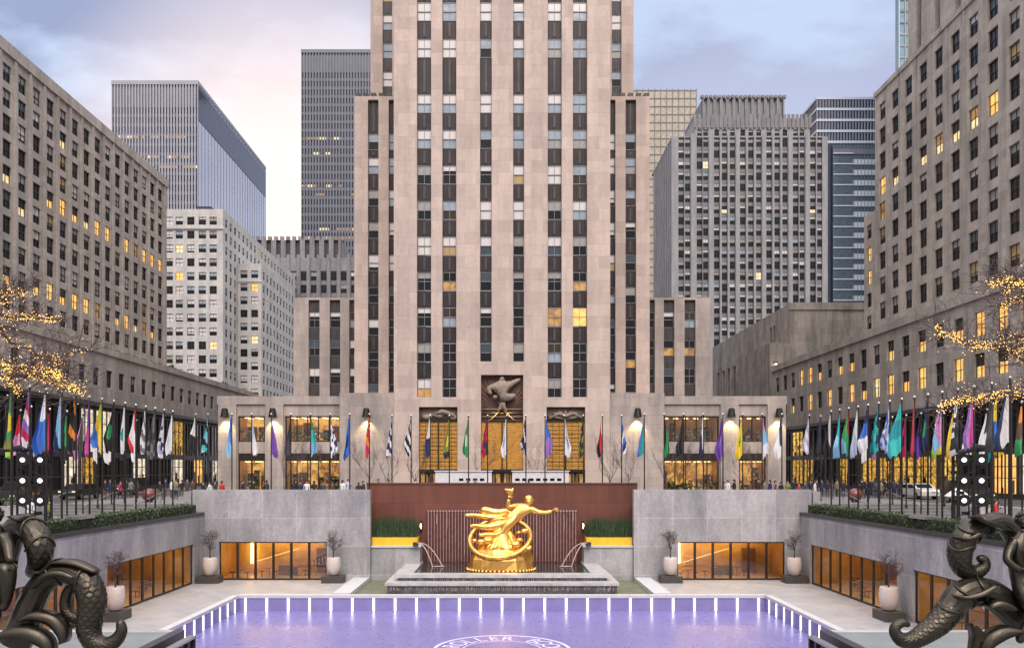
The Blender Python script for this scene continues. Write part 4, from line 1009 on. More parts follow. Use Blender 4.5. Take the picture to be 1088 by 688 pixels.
for i in range(28): x = a + (b - a) * i / 27; mb.box(x - .42, x + .42, 267.6, 267.997, 113.8, 118.2, M['old'])
roof_box(mb, a, b, 268, 300, 117, M['deco'])
for x in (a, b): mb.quad((x, 268, 109), (x, 300, 109), (x, 300, 117), (x, 268, 117), M['deco'])
mb.build('upper_tier', db)
mb = MB(); a, b = dx(262) * 274 / 264, dx(562) * 274 / 264
piers(mb, plane('front', 274.0), a, b, 116, 126.3, 2.0, 1.0, M['old'], M['deco'], .8); roof_box(mb, a, b, 274, 300, 126, M['old'])
for x in (a, b): mb.quad((x, 274, 116), (x, 300, 116), (x, 300, 126), (x, 274, 126), M['old'])
for i in range(20): x = a + (b - a) * i / 19; mb.box(x - .5, x + .5, 273.7, 275, 126.31, 127.2, M['old'])
mb.build('crown', db); put_windows(db, its)
# banded slab behind
t = thing('banded_slab', 'dark slab with white bands over blue striped glass, behind grey stepped skyscraper', 'skyscraper', (150, 330, 0)); mb = MB()
X0 = 126.8
mb.box(X0, 190, 330.5, 352, 0, 151, M['slab_dark']); mb.quad((X0, 330.5, 0), (X0, 352, 0), (X0, 352, 151), (X0, 330.5, 151), M['slab_dark']) if 0 else None
for k in range(5): z = 151.6 - 4.4 * k; mb.box(X0 - .3, 190.2, 330.1, 352.2, z - .5, z + .45, M['band_white'])
for k in range(52): x = X0 + 1.2 * k; mb.box(x - .14, x + .14, 330.2, 330.497, 133, 151, M['slab_fin'])
mb.build('wall', t)
mb = MB(); mb.box(X0 + 6, 189.8, 329.4, 330.09, 0, 132.5, M['band_glass'])
for k in range(30): z = 130 - 4.2 * k; mb.box(X0 + 6, 189.8, 329.1, 329.397, z - 1.3, z + .8, M['slab_fin_d'] if k < 1 else M['band_white'])
mb.box(X0 + 5.9, X0 + 14, 328.9, 329.09, 0, 128, M['band_glass'])
for k in range(30): z = 129 - 4.2 * k; mb.box(X0 + 5.9, X0 + 14, 328.7, 328.897, z - .3, z + .12, M['band_white'])
for k in range(40): x = X0 + 6 + 1.4 * k; mb.box(x - .08, x + .08, 328.95, 329.098, 0, 132, M['slab_fin_d'])
mb.build('glass_front', t)
# glass tower top right
t = thing('glass_tower', 'slim blue green glass tower rising behind the right building top', 'skyscraper', (160, 300, 0)); mb = MB()
mb.box(145.2, 185, 300.3, 303, 0, 260, M['glass_tower'])
for k in range(18): x = 145.2 + 2.2 * k; mb.box(x - .16, x + .16, 300, 300.297, 0, 260, M['band_white'] if k % 2 == 0 else M['slab_fin'])
for k in range(60): z = 258 - 4.2 * k; mb.box(145.2, 185, 300.1, 300.296, z - .3, z + .3, M['slab_fin'] if z < 165 else M['slab_fin_d'])
mb.build('wall', t)
# ================================================================ FLAGS
ORD = ['first', 'second', 'third', 'fourth', 'fifth', 'sixth', 'seventh', 'eighth', 'ninth', 'tenth', 'eleventh', 'twelfth', 'thirteenth', 'fourteenth', 'fifteenth',
       'sixteenth', 'seventeenth', 'eighteenth', 'nineteenth', 'twentieth', 'twenty-first', 'twenty-second', 'twenty-third', 'twenty-fourth', 'twenty-fifth', 'twenty-sixth',
       'twenty-seventh', 'twenty-eighth', 'twenty-ninth', 'thirtieth']
pm = MB(); pm.tube([(0, 0, 0), (0, 0, 4), (0, 0, 1)], [.055, .05, .04], M['pole'], 8)
def pole_mesh(h, r):
    m = MB(); m.lathe([(r * 1.9, 0), (r * 1.9, .25), (r * 1.1, .32), (r, h * .5), (r * .72, h)], (0, 0, 0), M['pole'], 10); return m.mesh('pole')
fin = MB(); fin.ball((0, 0, .05), .07, M['cap'], 10); fin.lathe([(.07, -.12), (.07, -.02)], (0, 0, 0), M['pole'], 8); fin_me = fin.mesh('finial', smooth=True)
PM = {}
def flag_mesh(cols, pat, seed, L, W, side):
    rr = random.Random(seed); mb = MB(); nu, nv = 16, 46
    ph, ph2 = rr.uniform(0, 6), rr.uniform(0, 6); turn = rr.uniform(-.7, .7); peak = rr.uniform(.70, .90); k = rr.uniform(2.6, 4.2); slant = rr.random() < .7
    def P(u, v):
        w = W * (.10 + .90 * min(1, (v / peak)) ** 1.25) * (1 - .2 * max(0, (v - peak) / (1 - peak)) ** 2)
        x = .045 + w * u * (.92 + .08 * math.sin(9 * v + ph2)); pl = (.05 + .15 * v) * (math.sin(u * k * math.pi + ph + 1.6 * v) + .4 * math.sin(u * 9 + ph2 + 3 * v)) * (.25 + .75 * u)
        z = -L * v * (.84 + .16 * (math.sin(math.pi * (.1 + .45 * u)) if slant else 1 - .85 * u) + .025 * math.sin(u * 13 + ph))
        return (side * (x * math.cos(turn) - pl * math.sin(turn)), x * math.sin(turn) + pl * math.cos(turn), z)
    pts = [P(i / nu, j / nv) for j in range(nv + 1) for i in range(nu + 1)]
    for j in range(nv):
        for i in range(nu):
            u, v = (i + .5) / nu, (j + .5) / nv; n = len(cols)
            if pat == 'v': c = cols[min(n - 1, int(u * n))]
            elif pat == 'h': c = cols[min(n - 1, int(v * n))]
            elif pat == 'd': c = cols[min(n - 1, int((u * .45 + v * .75) / 1.2 * n))]
            elif pat == 'e': c = cols[1] if ((u - .5) ** 2 * 1.6 + (v - .58) ** 2 * 3.2 < .08) else (cols[2] if n > 2 and v > .84 else cols[0])
            elif pat == 'c': c = cols[1] if (v < .45 and u < .8) else cols[0]
            elif pat == 's': c = cols[int(v * 6 + u * 1.5) % n]
            elif pat == 'm': c = cols[int(abs(math.sin(int(u * 4) * 37 + int(v * 11) * 91 + seed) * 97)) % n]
            else: c = cols[0]
            a = j * (nu + 1) + i; 
            mb.add([pts[a], pts[a + 1], pts[a + nu + 2], pts[a + nu + 1]], [(0, 1, 2, 3)], CLOTH[c])
    # weld the grid
    me = mb.mesh('flag'); bm = bmesh.new(); bm.from_mesh(me); bmesh.ops.remove_doubles(bm, verts=bm.verts, dist=1e-5)
    for f in bm.faces: f.smooth = True
    bm.to_mesh(me); bm.free(); return me
def words(cols): 
    nm = {'pale': 'pale blue', 'sky': 'sky blue'}; out = []
    for c in cols:
        c = nm.get(c, c)
        if c not in out: out.append(c)
    return out[0] if len(out) == 1 else (out[0] + ' and ' + out[1])
PATW = dict(v='upright striped', h='banded', d='slanting banded', e='emblem', c='cornered', s='striped', m='speckled', p='plain')
def flagpole(x, y, z0, top, cols, pat, place, grp, r=.055, W=None, seed=0, L=3.3):
    rr = random.Random(seed * 13 + 5); h = top - z0
    t = thing('flagpole', f'{PATW[pat]} {words(cols)} flag, {place}', 'flagpole', (x, y, z0), grp)
    kk = (round(h, 2), r)
    if kk not in PM: PM[kk] = pole_mesh(h, r)
    inst('pole', PM[kk], t, (x, y, z0)); inst('finial', fin_me, t, (x, y, top + .06))
    side = rr.choice((-1, -1, 1)) if W is None else -1
    f = bpy.data.objects.new('flag', flag_mesh(cols, pat, seed, L * rr.uniform(.92, 1.06), W or rr.uniform(.46, .66), side)); COL.objects.link(f); f.parent = t; f.location = (0, 0, h - .22)
    f['label'] = f'{words(cols)} flag'
rp0 = random.Random(17)
BACK = [(('blue', 'sky'), 'd'), (('pale', 'white'), 'd'), (('purple',), 'p'), (('black', 'charcoal'), 'd'), (('green', 'turquoise', 'sky'), 'h'), (('navy', 'white'), 'm'), (('blue', 'navy'), 'e'),
        (('red', 'orange', 'crimson'), 's'), (('white', 'navy'), 's'), (('black', 'white'), 's'), (('white', 'navy'), 'h'), (('olive', 'yellow', 'black'), 'e'), (('green', 'white'), 'e'), (('navy', 'red'), 'm'),
        (('white', 'pale'), 'e'), (('white', 'navy', 'black'), 's'), (('blue', 'violet'), 'h'), (('white', 'lilac'), 'e'), (('black', 'olive'), 'm'), (('white', 'red', 'black'), 'd'), (('white', 'blue', 'navy'), 's'),
        (('green', 'teal', 'blue'), 'v'), (('black', 'green'), 'd'), (('black',), 'p'), (('white', 'navy'), 'd'), (('purple', 'violet'), 'e'), (('yellow', 'green'), 'e'), (('pink', 'sky', 'white'), 'h'), (('navy', 'white'), 'd')]
for k, (c, pt) in enumerate(BACK):
    x = WX(246 + 20.9 * k, 67.5)
    flagpole(x, 67.6 if abs(x) > 10.9 else 69.4, ST, 7.25, c, pt, f'{ORD[k]} from left in back row', 'flagpoles along the back wall', .05, seed=100 + k)
RIGHT = [(('white', 'black'), 'd'), (('navy', 'teal', 'sky'), 'd'), (('red', 'green', 'sky'), 'd'), (('white', 'pale'), 'd'), (('navy', 'blue', 'white'), 'h'), (('teal', 'turquoise', 'navy'), 'm'), (('white', 'pale', 'blue'), 'm'),
         (('turquoise', 'teal', 'turquoise'), 'h'), (('purple', 'crimson', 'red'), 'v'), (('navy', 'green'), 'e'), (('sky', 'pink', 'sky'), 'd'), (('black', 'white', 'charcoal'), 'm'), (('magenta', 'pink', 'violet'), 'v'), (('black', 'charcoal'), 'd')]
LEFT = [(('white',), 'p'), (('white', 'lilac', 'navy'), 'm'), (('grey', 'charcoal'), 'm'), (('grey', 'white'), 's'), (('red', 'white', 'red'), 'd'), (('white', 'teal'), 'e'), (('black', 'green'), 'e'),
        (('lime', 'yellow', 'blue'), 'd'), (('purple', 'magenta'), 'h'), (('black', 'orange', 'black'), 's'), (('pale', 'sky', 'navy'), 'd'), (('blue', 'white'), 'c'), (('white', 'violet', 'crimson'), 's'), (('green', 'yellow', 'olive'), 'e')]
for nm, sgn, lst, ys in (('right', 1, RIGHT, [62.3, 61, 60.7 - 0, 59.2, 57.5, 55.8, 54.1, 52.3, 50.6, 48.9, 47.5, 45.8, 44.2, 42.7]), ('left', -1, LEFT, [64, 62.5, 60.7, 59.2, 57.5, 56, 54.6, 53, 51, 49, 47.1, 45.6, 44.1, 42.4])):
    ys = [64.2 - 1.62 * k for k in range(14)]
    for k, (c, pt) in enumerate(lst):
        flagpole(sgn * 25.75, ys[k], PR, 7.25, c, pt, f'{ORD[k]} from corner in {nm} row', f'flagpoles along the {nm} hedge', .055, seed=200 + k + (50 if sgn < 0 else 0), W=(rp0.uniform(.46, .70) if not (k == 7 and sgn > 0) else .95))
# nearest ones and the outer row
flagpole(25.2, 40.7, PR, 7.3, ('white', 'white', 'navy'), 'v', 'nearest and tallest in the right row', 'flagpoles along the right hedge', .095, seed=301, W=.8)
flagpole(-25.4, 40.7, PR, 7.25, ('green', 'orange', 'red'), 'h', 'nearest in the left row', 'flagpoles along the left hedge', .06, seed=302, W=.6)
for i, (px, c, pt, tp) in enumerate(((1049, ('white', 'charcoal'), 'c', 436), (1060, ('yellow', 'blue'), 'h', 420), (1003, ('olive', 'yellow'), 'd', 440), (1086, ('orange', 'brown', 'green'), 'h', 428), (860, ('lilac', 'white'), 's', 442), (872, ('navy', 'black'), 'd', 443), (1068, ('yellow', 'teal', 'green'), 's', 430))):
    d = 62 if px > 900 else 72
    if px in (1060, 1086, 1068): d = 54
    flagpole(WX(px, d), d, ST if d > 60 else PR, WZ(tp, d), c, pt, f'{ORD[i]} of outer poles at right', 'outer flagpoles on the right', .05, seed=320 + i, W=.7)
for i, (px, c, pt, tp) in enumerate(((22, ('red', 'pink'), 'h', 437), (45, ('pink', 'white'), 'v', 438), (208, ('white', 'black'), 'h', 441), (221, ('turquoise', 'sky', 'black'), 's', 441))):
    d = 62 if px < 200 else 74
    flagpole(WX(px, d), d, ST if d > 70 else PR, WZ(tp, d), c, pt, f'{ORD[i]} of outer poles at left', 'outer flagpoles on the left', .05, seed=340 + i, W=.7)
OUT = [('navy', 'white'), ('green', 'black'), ('red', 'white'), ('sky', 'white'), ('olive', 'lime'), ('black', 'violet'), ('crimson', 'navy'), ('teal', 'white'), ('charcoal', 'pink'), ('blue', 'yellow'), ('white', 'crimson'), ('purple', 'black')]
for s, nm in ((-1, 'left'), (1, 'right')):
    for k in range(9):
        c = OUT[(k * 5 + (3 if s > 0 else 0)) % 12]
        flagpole(s * 31.4, 70.5 - 2.25 * k, PR if 70.5 - 2.25 * k < 62 else ST - .2, 6.9, c, 'dhevc'[(k * 2 + (s > 0)) % 5], f'{ORD[k]} from far end of outer {nm} row', f'flagpoles of the outer {nm} row', .05, seed=400 + k + 20 * (s > 0), W=rp0.uniform(.5, .7))
for s, sd in ((-1, 'left'), (1, 'right')):
    m = MB()
    for z in (.55, 3.15): m.tube([(s * 25.75, 40.7, PR + z), (s * 25.75, 64.2, PR + z)], .022, M['pole'], 5)
    m.build('pole_cable', label=f'thin dark cables strung between the {sd} row of flagpoles', cat='cable')

# ================================================================ HEDGES
def leaf_cloud(mb, n, box, size, mat, rr, surf=.75):
    x0, x1, y0, y1, z0, z1 = box
    for k in range(n):
        p = [rr.uniform(x0, x1), rr.uniform(y0, y1), rr.uniform(z0, z1)]
        if rr.random() < surf:
            q = rr.random()
            if q < .42: p[2] = z1 + rr.gauss(-.02, .035)
            elif q < .84: p[0] = (x1 if abs(x1) < abs(x0) else x0) + rr.gauss(0, .03)
            else: p[1] = y0 + rr.gauss(0, .03)
        e = Euler((rr.uniform(-1.2, 1.2), rr.uniform(-1.2, 1.2), rr.uniform(0, 6.3))).to_matrix(); s = size * rr.uniform(.6, 1.4)
        P = Vector(p); mb.add([P + e @ Vector((-s, 0, 0)), P + e @ Vector((0, -s * .55, 0)), P + e @ Vector((s, 0, .1 * s)), P + e @ Vector((0, s * .55, 0))], [(0, 1, 2, 3)], mat)
for s, sd in ((-1, 'left'), (1, 'right')):
    rr = random.Random(70 + s); m = MB(); x0, x1 = sorted((s * 24.25, s * 25.2))
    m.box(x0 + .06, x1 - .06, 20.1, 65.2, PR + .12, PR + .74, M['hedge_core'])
    for k in range(52):
        y = 20.5 + k * .86; leaf_cloud(m, 150, (x0, x1, y - .45, y + .45, PR + .15, PR + .82 + .07 * math.sin(k * 2.3)), .055, M['hedge'], rr)
    m.build('clipped_hedge', label=f'low clipped green hedge along the {sd} edge of the sunken plaza', cat='hedge')
    m = MB(); m.box(*sorted((s * 24.1, s * 24.9)), 46.8, 48.6, PR + .72, PR + .92, M['metal_light']); m.box(*sorted((s * 24.3, s * 24.7)), 47.3, 48.1, PR + .12, PR + .715, M['black'])
    m.build('light_box', label=f'flat grey floodlight box set in the {sd} hedge', cat='floodlight')

# ================================================================ BARE TREES
def twigs(mb, p, d, L, r, depth, rr, mat, spread=.7, up=.15, tips=None, n=2):
    pts = [Vector(p)]; d = Vector(d).normalized()
    for i in range(3):
        d = (d + Vector((rr.gauss(0, .16), rr.gauss(0, .16), rr.gauss(up * .4, .14)))).normalized(); pts.append(pts[-1] + d * L / 3)
    mb.tube(pts, [r, r * .85, r * .7, r * .5], mat, 4 if r < .03 else 6, cap=False)
    if tips is not None: tips += pts[1:]
    if depth:
        for i in range(n + (1 if rr.random() < .5 else 0)):
            q = pts[rr.choice((1, 2, 3, 3))]; nd = (d + Vector((rr.gauss(0, spread), rr.gauss(0, spread), rr.gauss(up, spread * .6)))).normalized()
            twigs(mb, q, nd, L * rr.uniform(.6, .85), r * .68, depth - 1, rr, mat, spread, up, tips, n)
def bulbs(mb, pts, rr, n, jit, r=.019):
    for k in range(n):
        p = rr.choice(pts); q = Vector(p) + Vector((rr.gauss(0, jit), rr.gauss(0, jit), rr.gauss(0, jit))); s = r * rr.uniform(.5, 1.2)
        mb.add([q + Vector(v) * s for v in ((1, 0, 0), (-1, 0, 0), (0, 1, 0), (0, -1, 0), (0, 0, 1), (0, 0, -1))],
               [(0, 2, 4), (2, 1, 4), (1, 3, 4), (3, 0, 4), (2, 0, 5), (1, 2, 5), (3, 1, 5), (0, 3, 5)], M['bulb'] if rr.random() < .6 else M['bulb_dim'])
def lit_tree(label, base, limbs, seed, d):
    rr = random.Random(seed); t = thing('bare_tree', label, 'tree', base)
    m = MB(); bx, by, bz = base; top = Vector((bx, by, 9.5))
    m.tube([(bx, by, bz), (bx + .05, by, bz + 2), (bx - .1, by + .1, 4.6), (bx, by, 7), (bx + .1, by, 9.5), (bx, by + .2, 12.5)], [.34, .25, .21, .18, .13, .05], M['bark'], 10); m.build('trunk', t, smooth=True)
    m = MB(); lt = MB()
    for pts, nb, dy in limbs:
        P = [Vector((WX(px, d + dy), d + dy + rr.uniform(-.4, .4), WZ(py, d + dy))) for px, py in pts]
        a = Vector((bx, by, max(4.2, min(11, P[0].z - 1.0)))); full = [a] + P
        # smooth resample
        seg = []
        for i in range(len(full) - 1):
            for k in range(5): seg.append(full[i].lerp(full[i + 1], k / 5) + Vector((rr.gauss(0, .05), rr.gauss(0, .05), rr.gauss(0, .05))))
        seg.append(full[-1]); n = len(seg)
        m.tube(seg, [.10 - .075 * i / n for i in range(n)], M['bark'], 6)
        tips = []
        for i in range(6, n):
            for q in range(2):
                dr = (seg[i] - seg[i - 1]).normalized() + Vector((rr.gauss(0, .7), rr.gauss(0, .7), rr.gauss(.15, .5)))
                twigs(m, seg[i], dr, rr.uniform(.5, 1.1), .018, 2, rr, M['twig'], .7, .1, None, 2)
        lit = []
        for i in range(3, n - 1):
            for k in range(6): lit.append(seg[i].lerp(seg[i + 1], k / 6))
        bulbs(lt, lit, rr, int(nb * 1.5), .10); bulbs(lt, lit, rr, nb // 3, .28, .017)
    m.build('branches', t); lt.build('string_lights', t, kind='stuff')
lit_tree('bare tree wound with warm string lights, in front of the left building', (-25.9, 36.5, PR),
    [([(-30, 345), (0, 334), (30, 336), (59, 338)], 230, 0), ([(-30, 340), (0, 349), (16, 365), (42, 377), (63, 379), (93, 369)], 150, 1), ([(-30, 392), (0, 389), (16, 390), (52, 393), (63, 404), (88, 417)], 420, -.5),
     ([(-20, 315), (0, 311), (14, 312), (26, 309)], 160, .8), ([(20, 396), (45, 402), (62, 392), (62, 380)], 110, .4), ([(-20, 400), (5, 399), (12, 407), (18, 418)], 130, 0), ([(-20, 296), (2, 318), (8, 322)], 60, 0), ([(10, 385), (30, 396), (56, 408), (75, 412)], 130, .6)], 5, 36.5)
lit_tree('bare tree wound with warm string lights, in front of the right building', (26.6, 36.5, PR),
    [([(1120, 312), (1088, 300), (1070, 296), (1049, 304)], 170, 0), ([(1120, 318), (1090, 317), (1075, 318), (1064, 325)], 110, 1), ([(1120, 368), (1088, 367), (1050, 366), (1028, 367), (1012, 357), (991, 347)], 330, 0),
     ([(1120, 360), (1085, 356), (1060, 358)], 90, .6), ([(1120, 413), (1088, 411), (1046, 422), (1020, 424), (999, 433)], 300, -.4), ([(1110, 392), (1082, 380), (1072, 374)], 60, .5), ([(1110, 420), (1070, 417), (1040, 428)], 110, .8), ([(1120, 300), (1090, 296), (1078, 306), (1062, 312)], 100, .3)], 6, 36.5)

# saplings on the upper level by the tower and potted shrubs in the sunken plaza
def sapling(name, h, seed, depth=4, spread=.55, up=.35, r=.045, L=None):
    rr = random.Random(seed); tm, bm_ = MB(), MB()
    tm.tube([(0, 0, 0), (.03, .02, h * .25), (-.02, .03, h * .45)], [r, r * .8, r * .7], M['bark'], 6)
    for k in range(5):
        a = rr.uniform(0, 6.28); twigs(bm_, (rr.uniform(-.03, .03), .02, h * rr.uniform(.25, .45)), (math.cos(a) * .6, math.sin(a) * .6, 1), (L or h * .3), r * .5, depth, rr, M['twig'], spread, up)
    return tm.mesh('trunk'), bm_.mesh('branches')
SV = [sapling('s', 5.2, k, 4, .5, .35) for k in (1, 2, 3)]
for i, px in enumerate((305, 322, 350, 392, 412, 441, 510, 572, 648, 668, 708, 722, 752, 790, 806, 222, 862)):
    d = 80 + (i * 37 % 5); tm, bm_ = SV[i % 3]; x = WX(px, d)
    t = thing('bare_sapling', f'leafless young tree on the upper pavement, {ORD[sorted((305, 322, 350, 392, 412, 441, 510, 572, 648, 668, 708, 722, 752, 790, 806, 222, 862)).index(px)]} from the left', 'sapling', (x, d, ST), 'leafless saplings before the tower')
    inst('trunk', tm, t, (x, d, ST), i); inst('branches', bm_, t, (x, d, ST), i)
PV = [sapling('p', 2.3, k, 6, .85, .12, .06, .58) for k in (8, 9)]
pot = MB(); pot.lathe([(.02, .02), (.30, .02), (.39, .1), (.53, .55), (.56, .9), (.51, 1.35), (.48, 1.42), (.41, 1.42), (.41, 1.3), (.02, 1.28)], (0, 0, 0), M['pot'], 28); pot_me = pot.mesh('pot', smooth=True)
pb = MB(); pb.box(-.85, .85, -.6, .6, 0, .55, M['potbase']); pb_me = pb.mesh('block')
for i, (x, y, w) in enumerate(((-23.0, 64.6, 'left corner by the side wall'), (-13.3, 64.8, 'inner end of the left back doors'), (13.3, 64.8, 'inner end of the right back doors'), (23.0, 64.6, 'right corner by the side wall'),
                               (-23.0, 48.8, 'pier of the left side wall'), (23.0, 48.8, 'pier of the right side wall'))):
    t = thing('potted_shrub', f'pale urn with leafless shrub, at {w}', 'potted shrub', (x, y, TE), 'pale urns with leafless shrubs')
    inst('block', pb_me, t, (x, y, TE), 0 if abs(y) > 60 else math.pi / 2); inst('pot', pot_me, t, (x, y, TE + .551))
    tm, bm_ = PV[i % 2]; inst('trunk', tm, t, (x, y, TE + 1.8), i * 1.7); inst('branches', bm_, t, (x, y, TE + 1.8), i * 1.7)

# ================================================================ THE GOLDEN STATUE
SD = 63.0
def GP(zx, zy, dy=0.0):
    d = SD; return Vector((WX(480 + zx / 6.554, d), d + dy, WZ(510 + zy / 6.554, d)))
st = thing('golden_statue', 'gilded reclining figure with raised hand over a ring on a rock base', 'statue', (0, SD, -5.0))
k_ = 1.0
def fig(nodes, edges, sub=2): return skin_body([tuple(GP(*n[:3])) for n in nodes], edges, [max(n[3] * 1.32, n[3] + .045) for n in nodes], sub)
nodes = [(402, 285, 0, .40), (440, 248, -.02, .38), (490, 205, -.05, .44), (520, 172, -.08, .19), (538, 150, -.12, .29), (544, 130, -.14, .28),
         (548, 200, -.15, .25), (600, 220, -.2, .16), (650, 226, -.3, .15), (700, 212, -.35, .10),
         (462, 182, .12, .25), (400, 186, .15, .18), (386, 170, .1, .16), (402, 128, .05, .105),
         (392, 268, .2, .34), (290, 262, .25, .24), (230, 256, .25, .22), (150, 242, .25, .12), (90, 244, .2, .11),
         (378, 305, -.22, .34), (262, 326, -.3, .25), (205, 322, -.28, .21), (158, 312, -.25, .12), (126, 322, -.25, .11)]
ed = [(0, 1), (1, 2), (2, 3), (3, 4), (4, 5), (2, 6), (6, 7), (7, 8), (8, 9), (2, 10), (10, 11), (11, 12), (12, 13), (0, 14), (14, 15), (15, 16), (16, 17), (17, 18), (0, 19), (19, 20), (20, 21), (21, 22), (22, 23)]
V, Fa = fig(nodes, ed); m = MB(); m.add(V, Fa, M['gold'])
def hand(mb, wrist, dirv, side, curl, mat, s=.42):
    w = Vector(wrist); d = Vector(dirv).normalized(); sd = Vector(side).normalized(); up = d.cross(sd)
    vs = [w, w + d * s * .45]; es = [(0, 1)]; rs = [s * .22, s * .26]
    for i in range(4):
        off = sd * s * (.2 - .135 * i); b = w + d * s * .5 + off; L = s * (.42, .5, .47, .36)[i]; o = len(vs)
        vs += [b, b + d * L * .5 + up * L * curl * .25, b + d * L * .85 + up * L * curl * .7]; es += [(1, o), (o, o + 1), (o + 1, o + 2)]; rs += [s * .075, s * .065, s * .05]
    o = len(vs); tb = w + d * s * .15 + sd * s * .22
    vs += [tb, tb + (d * .6 + sd * .7) * s * .28, tb + (d * .95 + sd * .6) * s * .42]; es += [(0, o), (o, o + 1), (o + 1, o + 2)]; rs += [s * .09, s * .075, s * .055]
    v, f = skin_body([tuple(x) for x in vs], es, rs, 1); mb.add(v, f, mat)
hand(m, GP(700, 212, -.35), (1, -.1, .25), (0, -.5, 1), -.5, M['gold'], .5); hand(m, GP(402, 128, .05), (.1, 0, 1), (1, 0, 0), .9, M['gold'], .5)
# face and ears
hc = GP(538, 138, -.14)
m.ball(hc + Vector((.06, -.34, -.03)), .06, M['gold'], 8, sx=.8, sz=1.5); m.ball(hc + Vector((.05, -.3, -.17)), .07, M['gold'], 8, sx=1.4, sz=.5)
for s in (-1, 1): m.ball(hc + Vector((.05 + s * .11, -.29, .05)), .05, M['gold'], 6, sx=1.3, sz=.6); m.ball(hc + Vector((s * .31, -.05, -.02)), .07, M['gold'], 6, sx=.5, sz=1.5)
body = m.build('figure', st, smooth=True)
m = MB(); rr = random.Random(4)
for k in range(60):
    a, b = rr.uniform(0, 6.28), rr.uniform(0, 1.35); p = hc + Vector((.36 * math.sin(b) * math.cos(a), .34 * math.sin(b) * math.sin(a) + .04, .10 + .33 * math.cos(b))); m.ball(p, .055, M['gold'], 6)
m = MB(); m.ball(hc + Vector((-.02, .07, .06)), .37, M['gold'], 14, sz=.95); m.build('hair', body, smooth=True)
m = MB()   # flame in the raised hand
V, Fa = skin_body([tuple(GP(*q)) for q in ((412, 108, .02), (405, 85, .0), (385, 66, .0), (366, 62, .02), (420, 70, 0), (428, 52, 0), (405, 56, .05))], [(0, 1), (1, 2), (2, 3), (1, 4), (4, 5), (1, 6)], [.16, .2, .15, .05, .16, .05, .07], 2)
m.add(V, Fa, M['gold']); m.build('flame', st, smooth=True)
m = MB()   # billowing drapery and flowing scarf
V, Fa = skin_body([tuple(GP(*q)) for q in ((410, 262, .1), (420, 225, .35), (370, 215, .45), (320, 235, .45), (270, 222, .45), (225, 205, .45), (195, 225, .4), (300, 245, .45), (215, 240, .42))], [(0, 1), (1, 2), (2, 3), (3, 4), (4, 5), (5, 6), (3, 7), (7, 8)], [.36, .33, .29, .28, .34, .38, .2, .22, .18], 2)
m.add(V, Fa, M['gold'])
V, Fa = skin_body([tuple(GP(*q)) for q in ((455, 225, -.32), (430, 275, -.4), (395, 300, -.48), (350, 370, -.55), (300, 378, -.6), (240, 374, -.6), (200, 380, -.6), (190, 362, -.6))], [(0, 1), (1, 2), (2, 3), (3, 4), (4, 5), (5, 6), (6, 7)], [.2, .34, .42, .36, .27, .23, .2, .1], 2)
m.add(V, Fa, M['gold'])
for k in range(7):    # folds of the cloth streaming back from the hips
    a0, b0 = GP(405 - 4 * k, 250 + 11 * k, -.3 - .03 * k), GP(250 - 14 * k, 285 + 8 * k, -.1)
    mid = a0.lerp(b0, .5) + Vector((0, -.12, .12 * math.sin(k * 1.7))); m.tube([a0, mid, b0], [.06, .12, .04], M['gold'], 7)
m.build('drapery', st, smooth=True)
m = MB()   # ring
rc = GP(337, 402); rp_, n = [], 72
for k in range(n + 1):
    a = 2 * math.pi * k / n; x, y, z = 2.33 * math.cos(a), 2.33 * math.sin(a) * .83, 2.33 * math.sin(a) * .56
    rl = R(7); rp_.append(rc + Vector((x * math.cos(rl) - z * math.sin(rl), y, x * math.sin(rl) + z * math.cos(rl))))
m.tube(rp_, .21, M['gold'], 10, cap=False)
for k in range(0, n, 3): m.ball(rp_[k] + Vector((0, -.12, .03)), .15, M['gold'], 7, sx=1.3, sz=.8)
m.build('ring', st, smooth=True)
m = MB(); rr = random.Random(9)    # rock
def rock(prof, n=40, seed=0, amp=.1, c=(0, SD)):
    r2 = random.Random(seed); ph = [(r2.uniform(0, 6.28), r2.choice((2, 3, 4, 5, 7))) for _ in range(5)]; vs = []
    for r, z in prof:
        for k in range(n):
            a = 2 * math.pi * k / n; f = 1 + amp * sum(math.sin(q * a + p + z * 1.1) for p, q in ph) / 2.2
            vs.append((c[0] + r * f * math.cos(a), c[1] + .8 * r * f * math.sin(a), z))
    fs = [(i * n + k, i * n + (k + 1) % n, (i + 1) * n + (k + 1) % n, (i + 1) * n + k) for i in range(len(prof) - 1) for k in range(n)]
    fs.append(tuple((len(prof) - 1) * n + k for k in range(n))); return vs, fs
bx = WX(532.6, SD)
mb_ = MB(); V, Fa = rock([(2.38, -5.1), (2.55, -4.7), (2.42, -4.0), (2.2, -3.55), (1.95, -3.22), (1.6, -3.1)], 17, 5, .05, (bx, SD)); mb_.add(V, Fa, M['gold']); mb_.build('plinth', st)
V, Fa = rock([(1.75, -3.3), (1.75, -3.12), (1.62, -2.95), (1.25, -2.5), (.95, -2.05), (.7, -1.65), (.35, -1.38), (.05, -1.33)], 44, 3, .07, (bx, SD))
m.add(V, Fa, M['gold'])
for k in range(7):      # creases and ledges cut in the rock
    a = math.pi * (1.05 + .9 * k / 8); r0, r1 = 2.45, 1.55
    m.tube([(bx + 1.9 * math.cos(a + .05), SD + .8 * 1.9 * math.sin(a + .05), -3.3), (bx + r1 * math.cos(a + .12), SD + .8 * r1 * math.sin(a + .12), -2.9), (bx + .9 * math.cos(a + .2), SD + .7 * math.sin(a + .2), -2.1)], [.16, .14, .05], M['gold'], 6)
for k in range(26): 
    a = math.pi + math.pi * k / 25; m.ball((bx + 2.62 * math.cos(a), SD + 2.1 * math.sin(a), -4.82), .12, M['gold'], 6, sz=1.3)
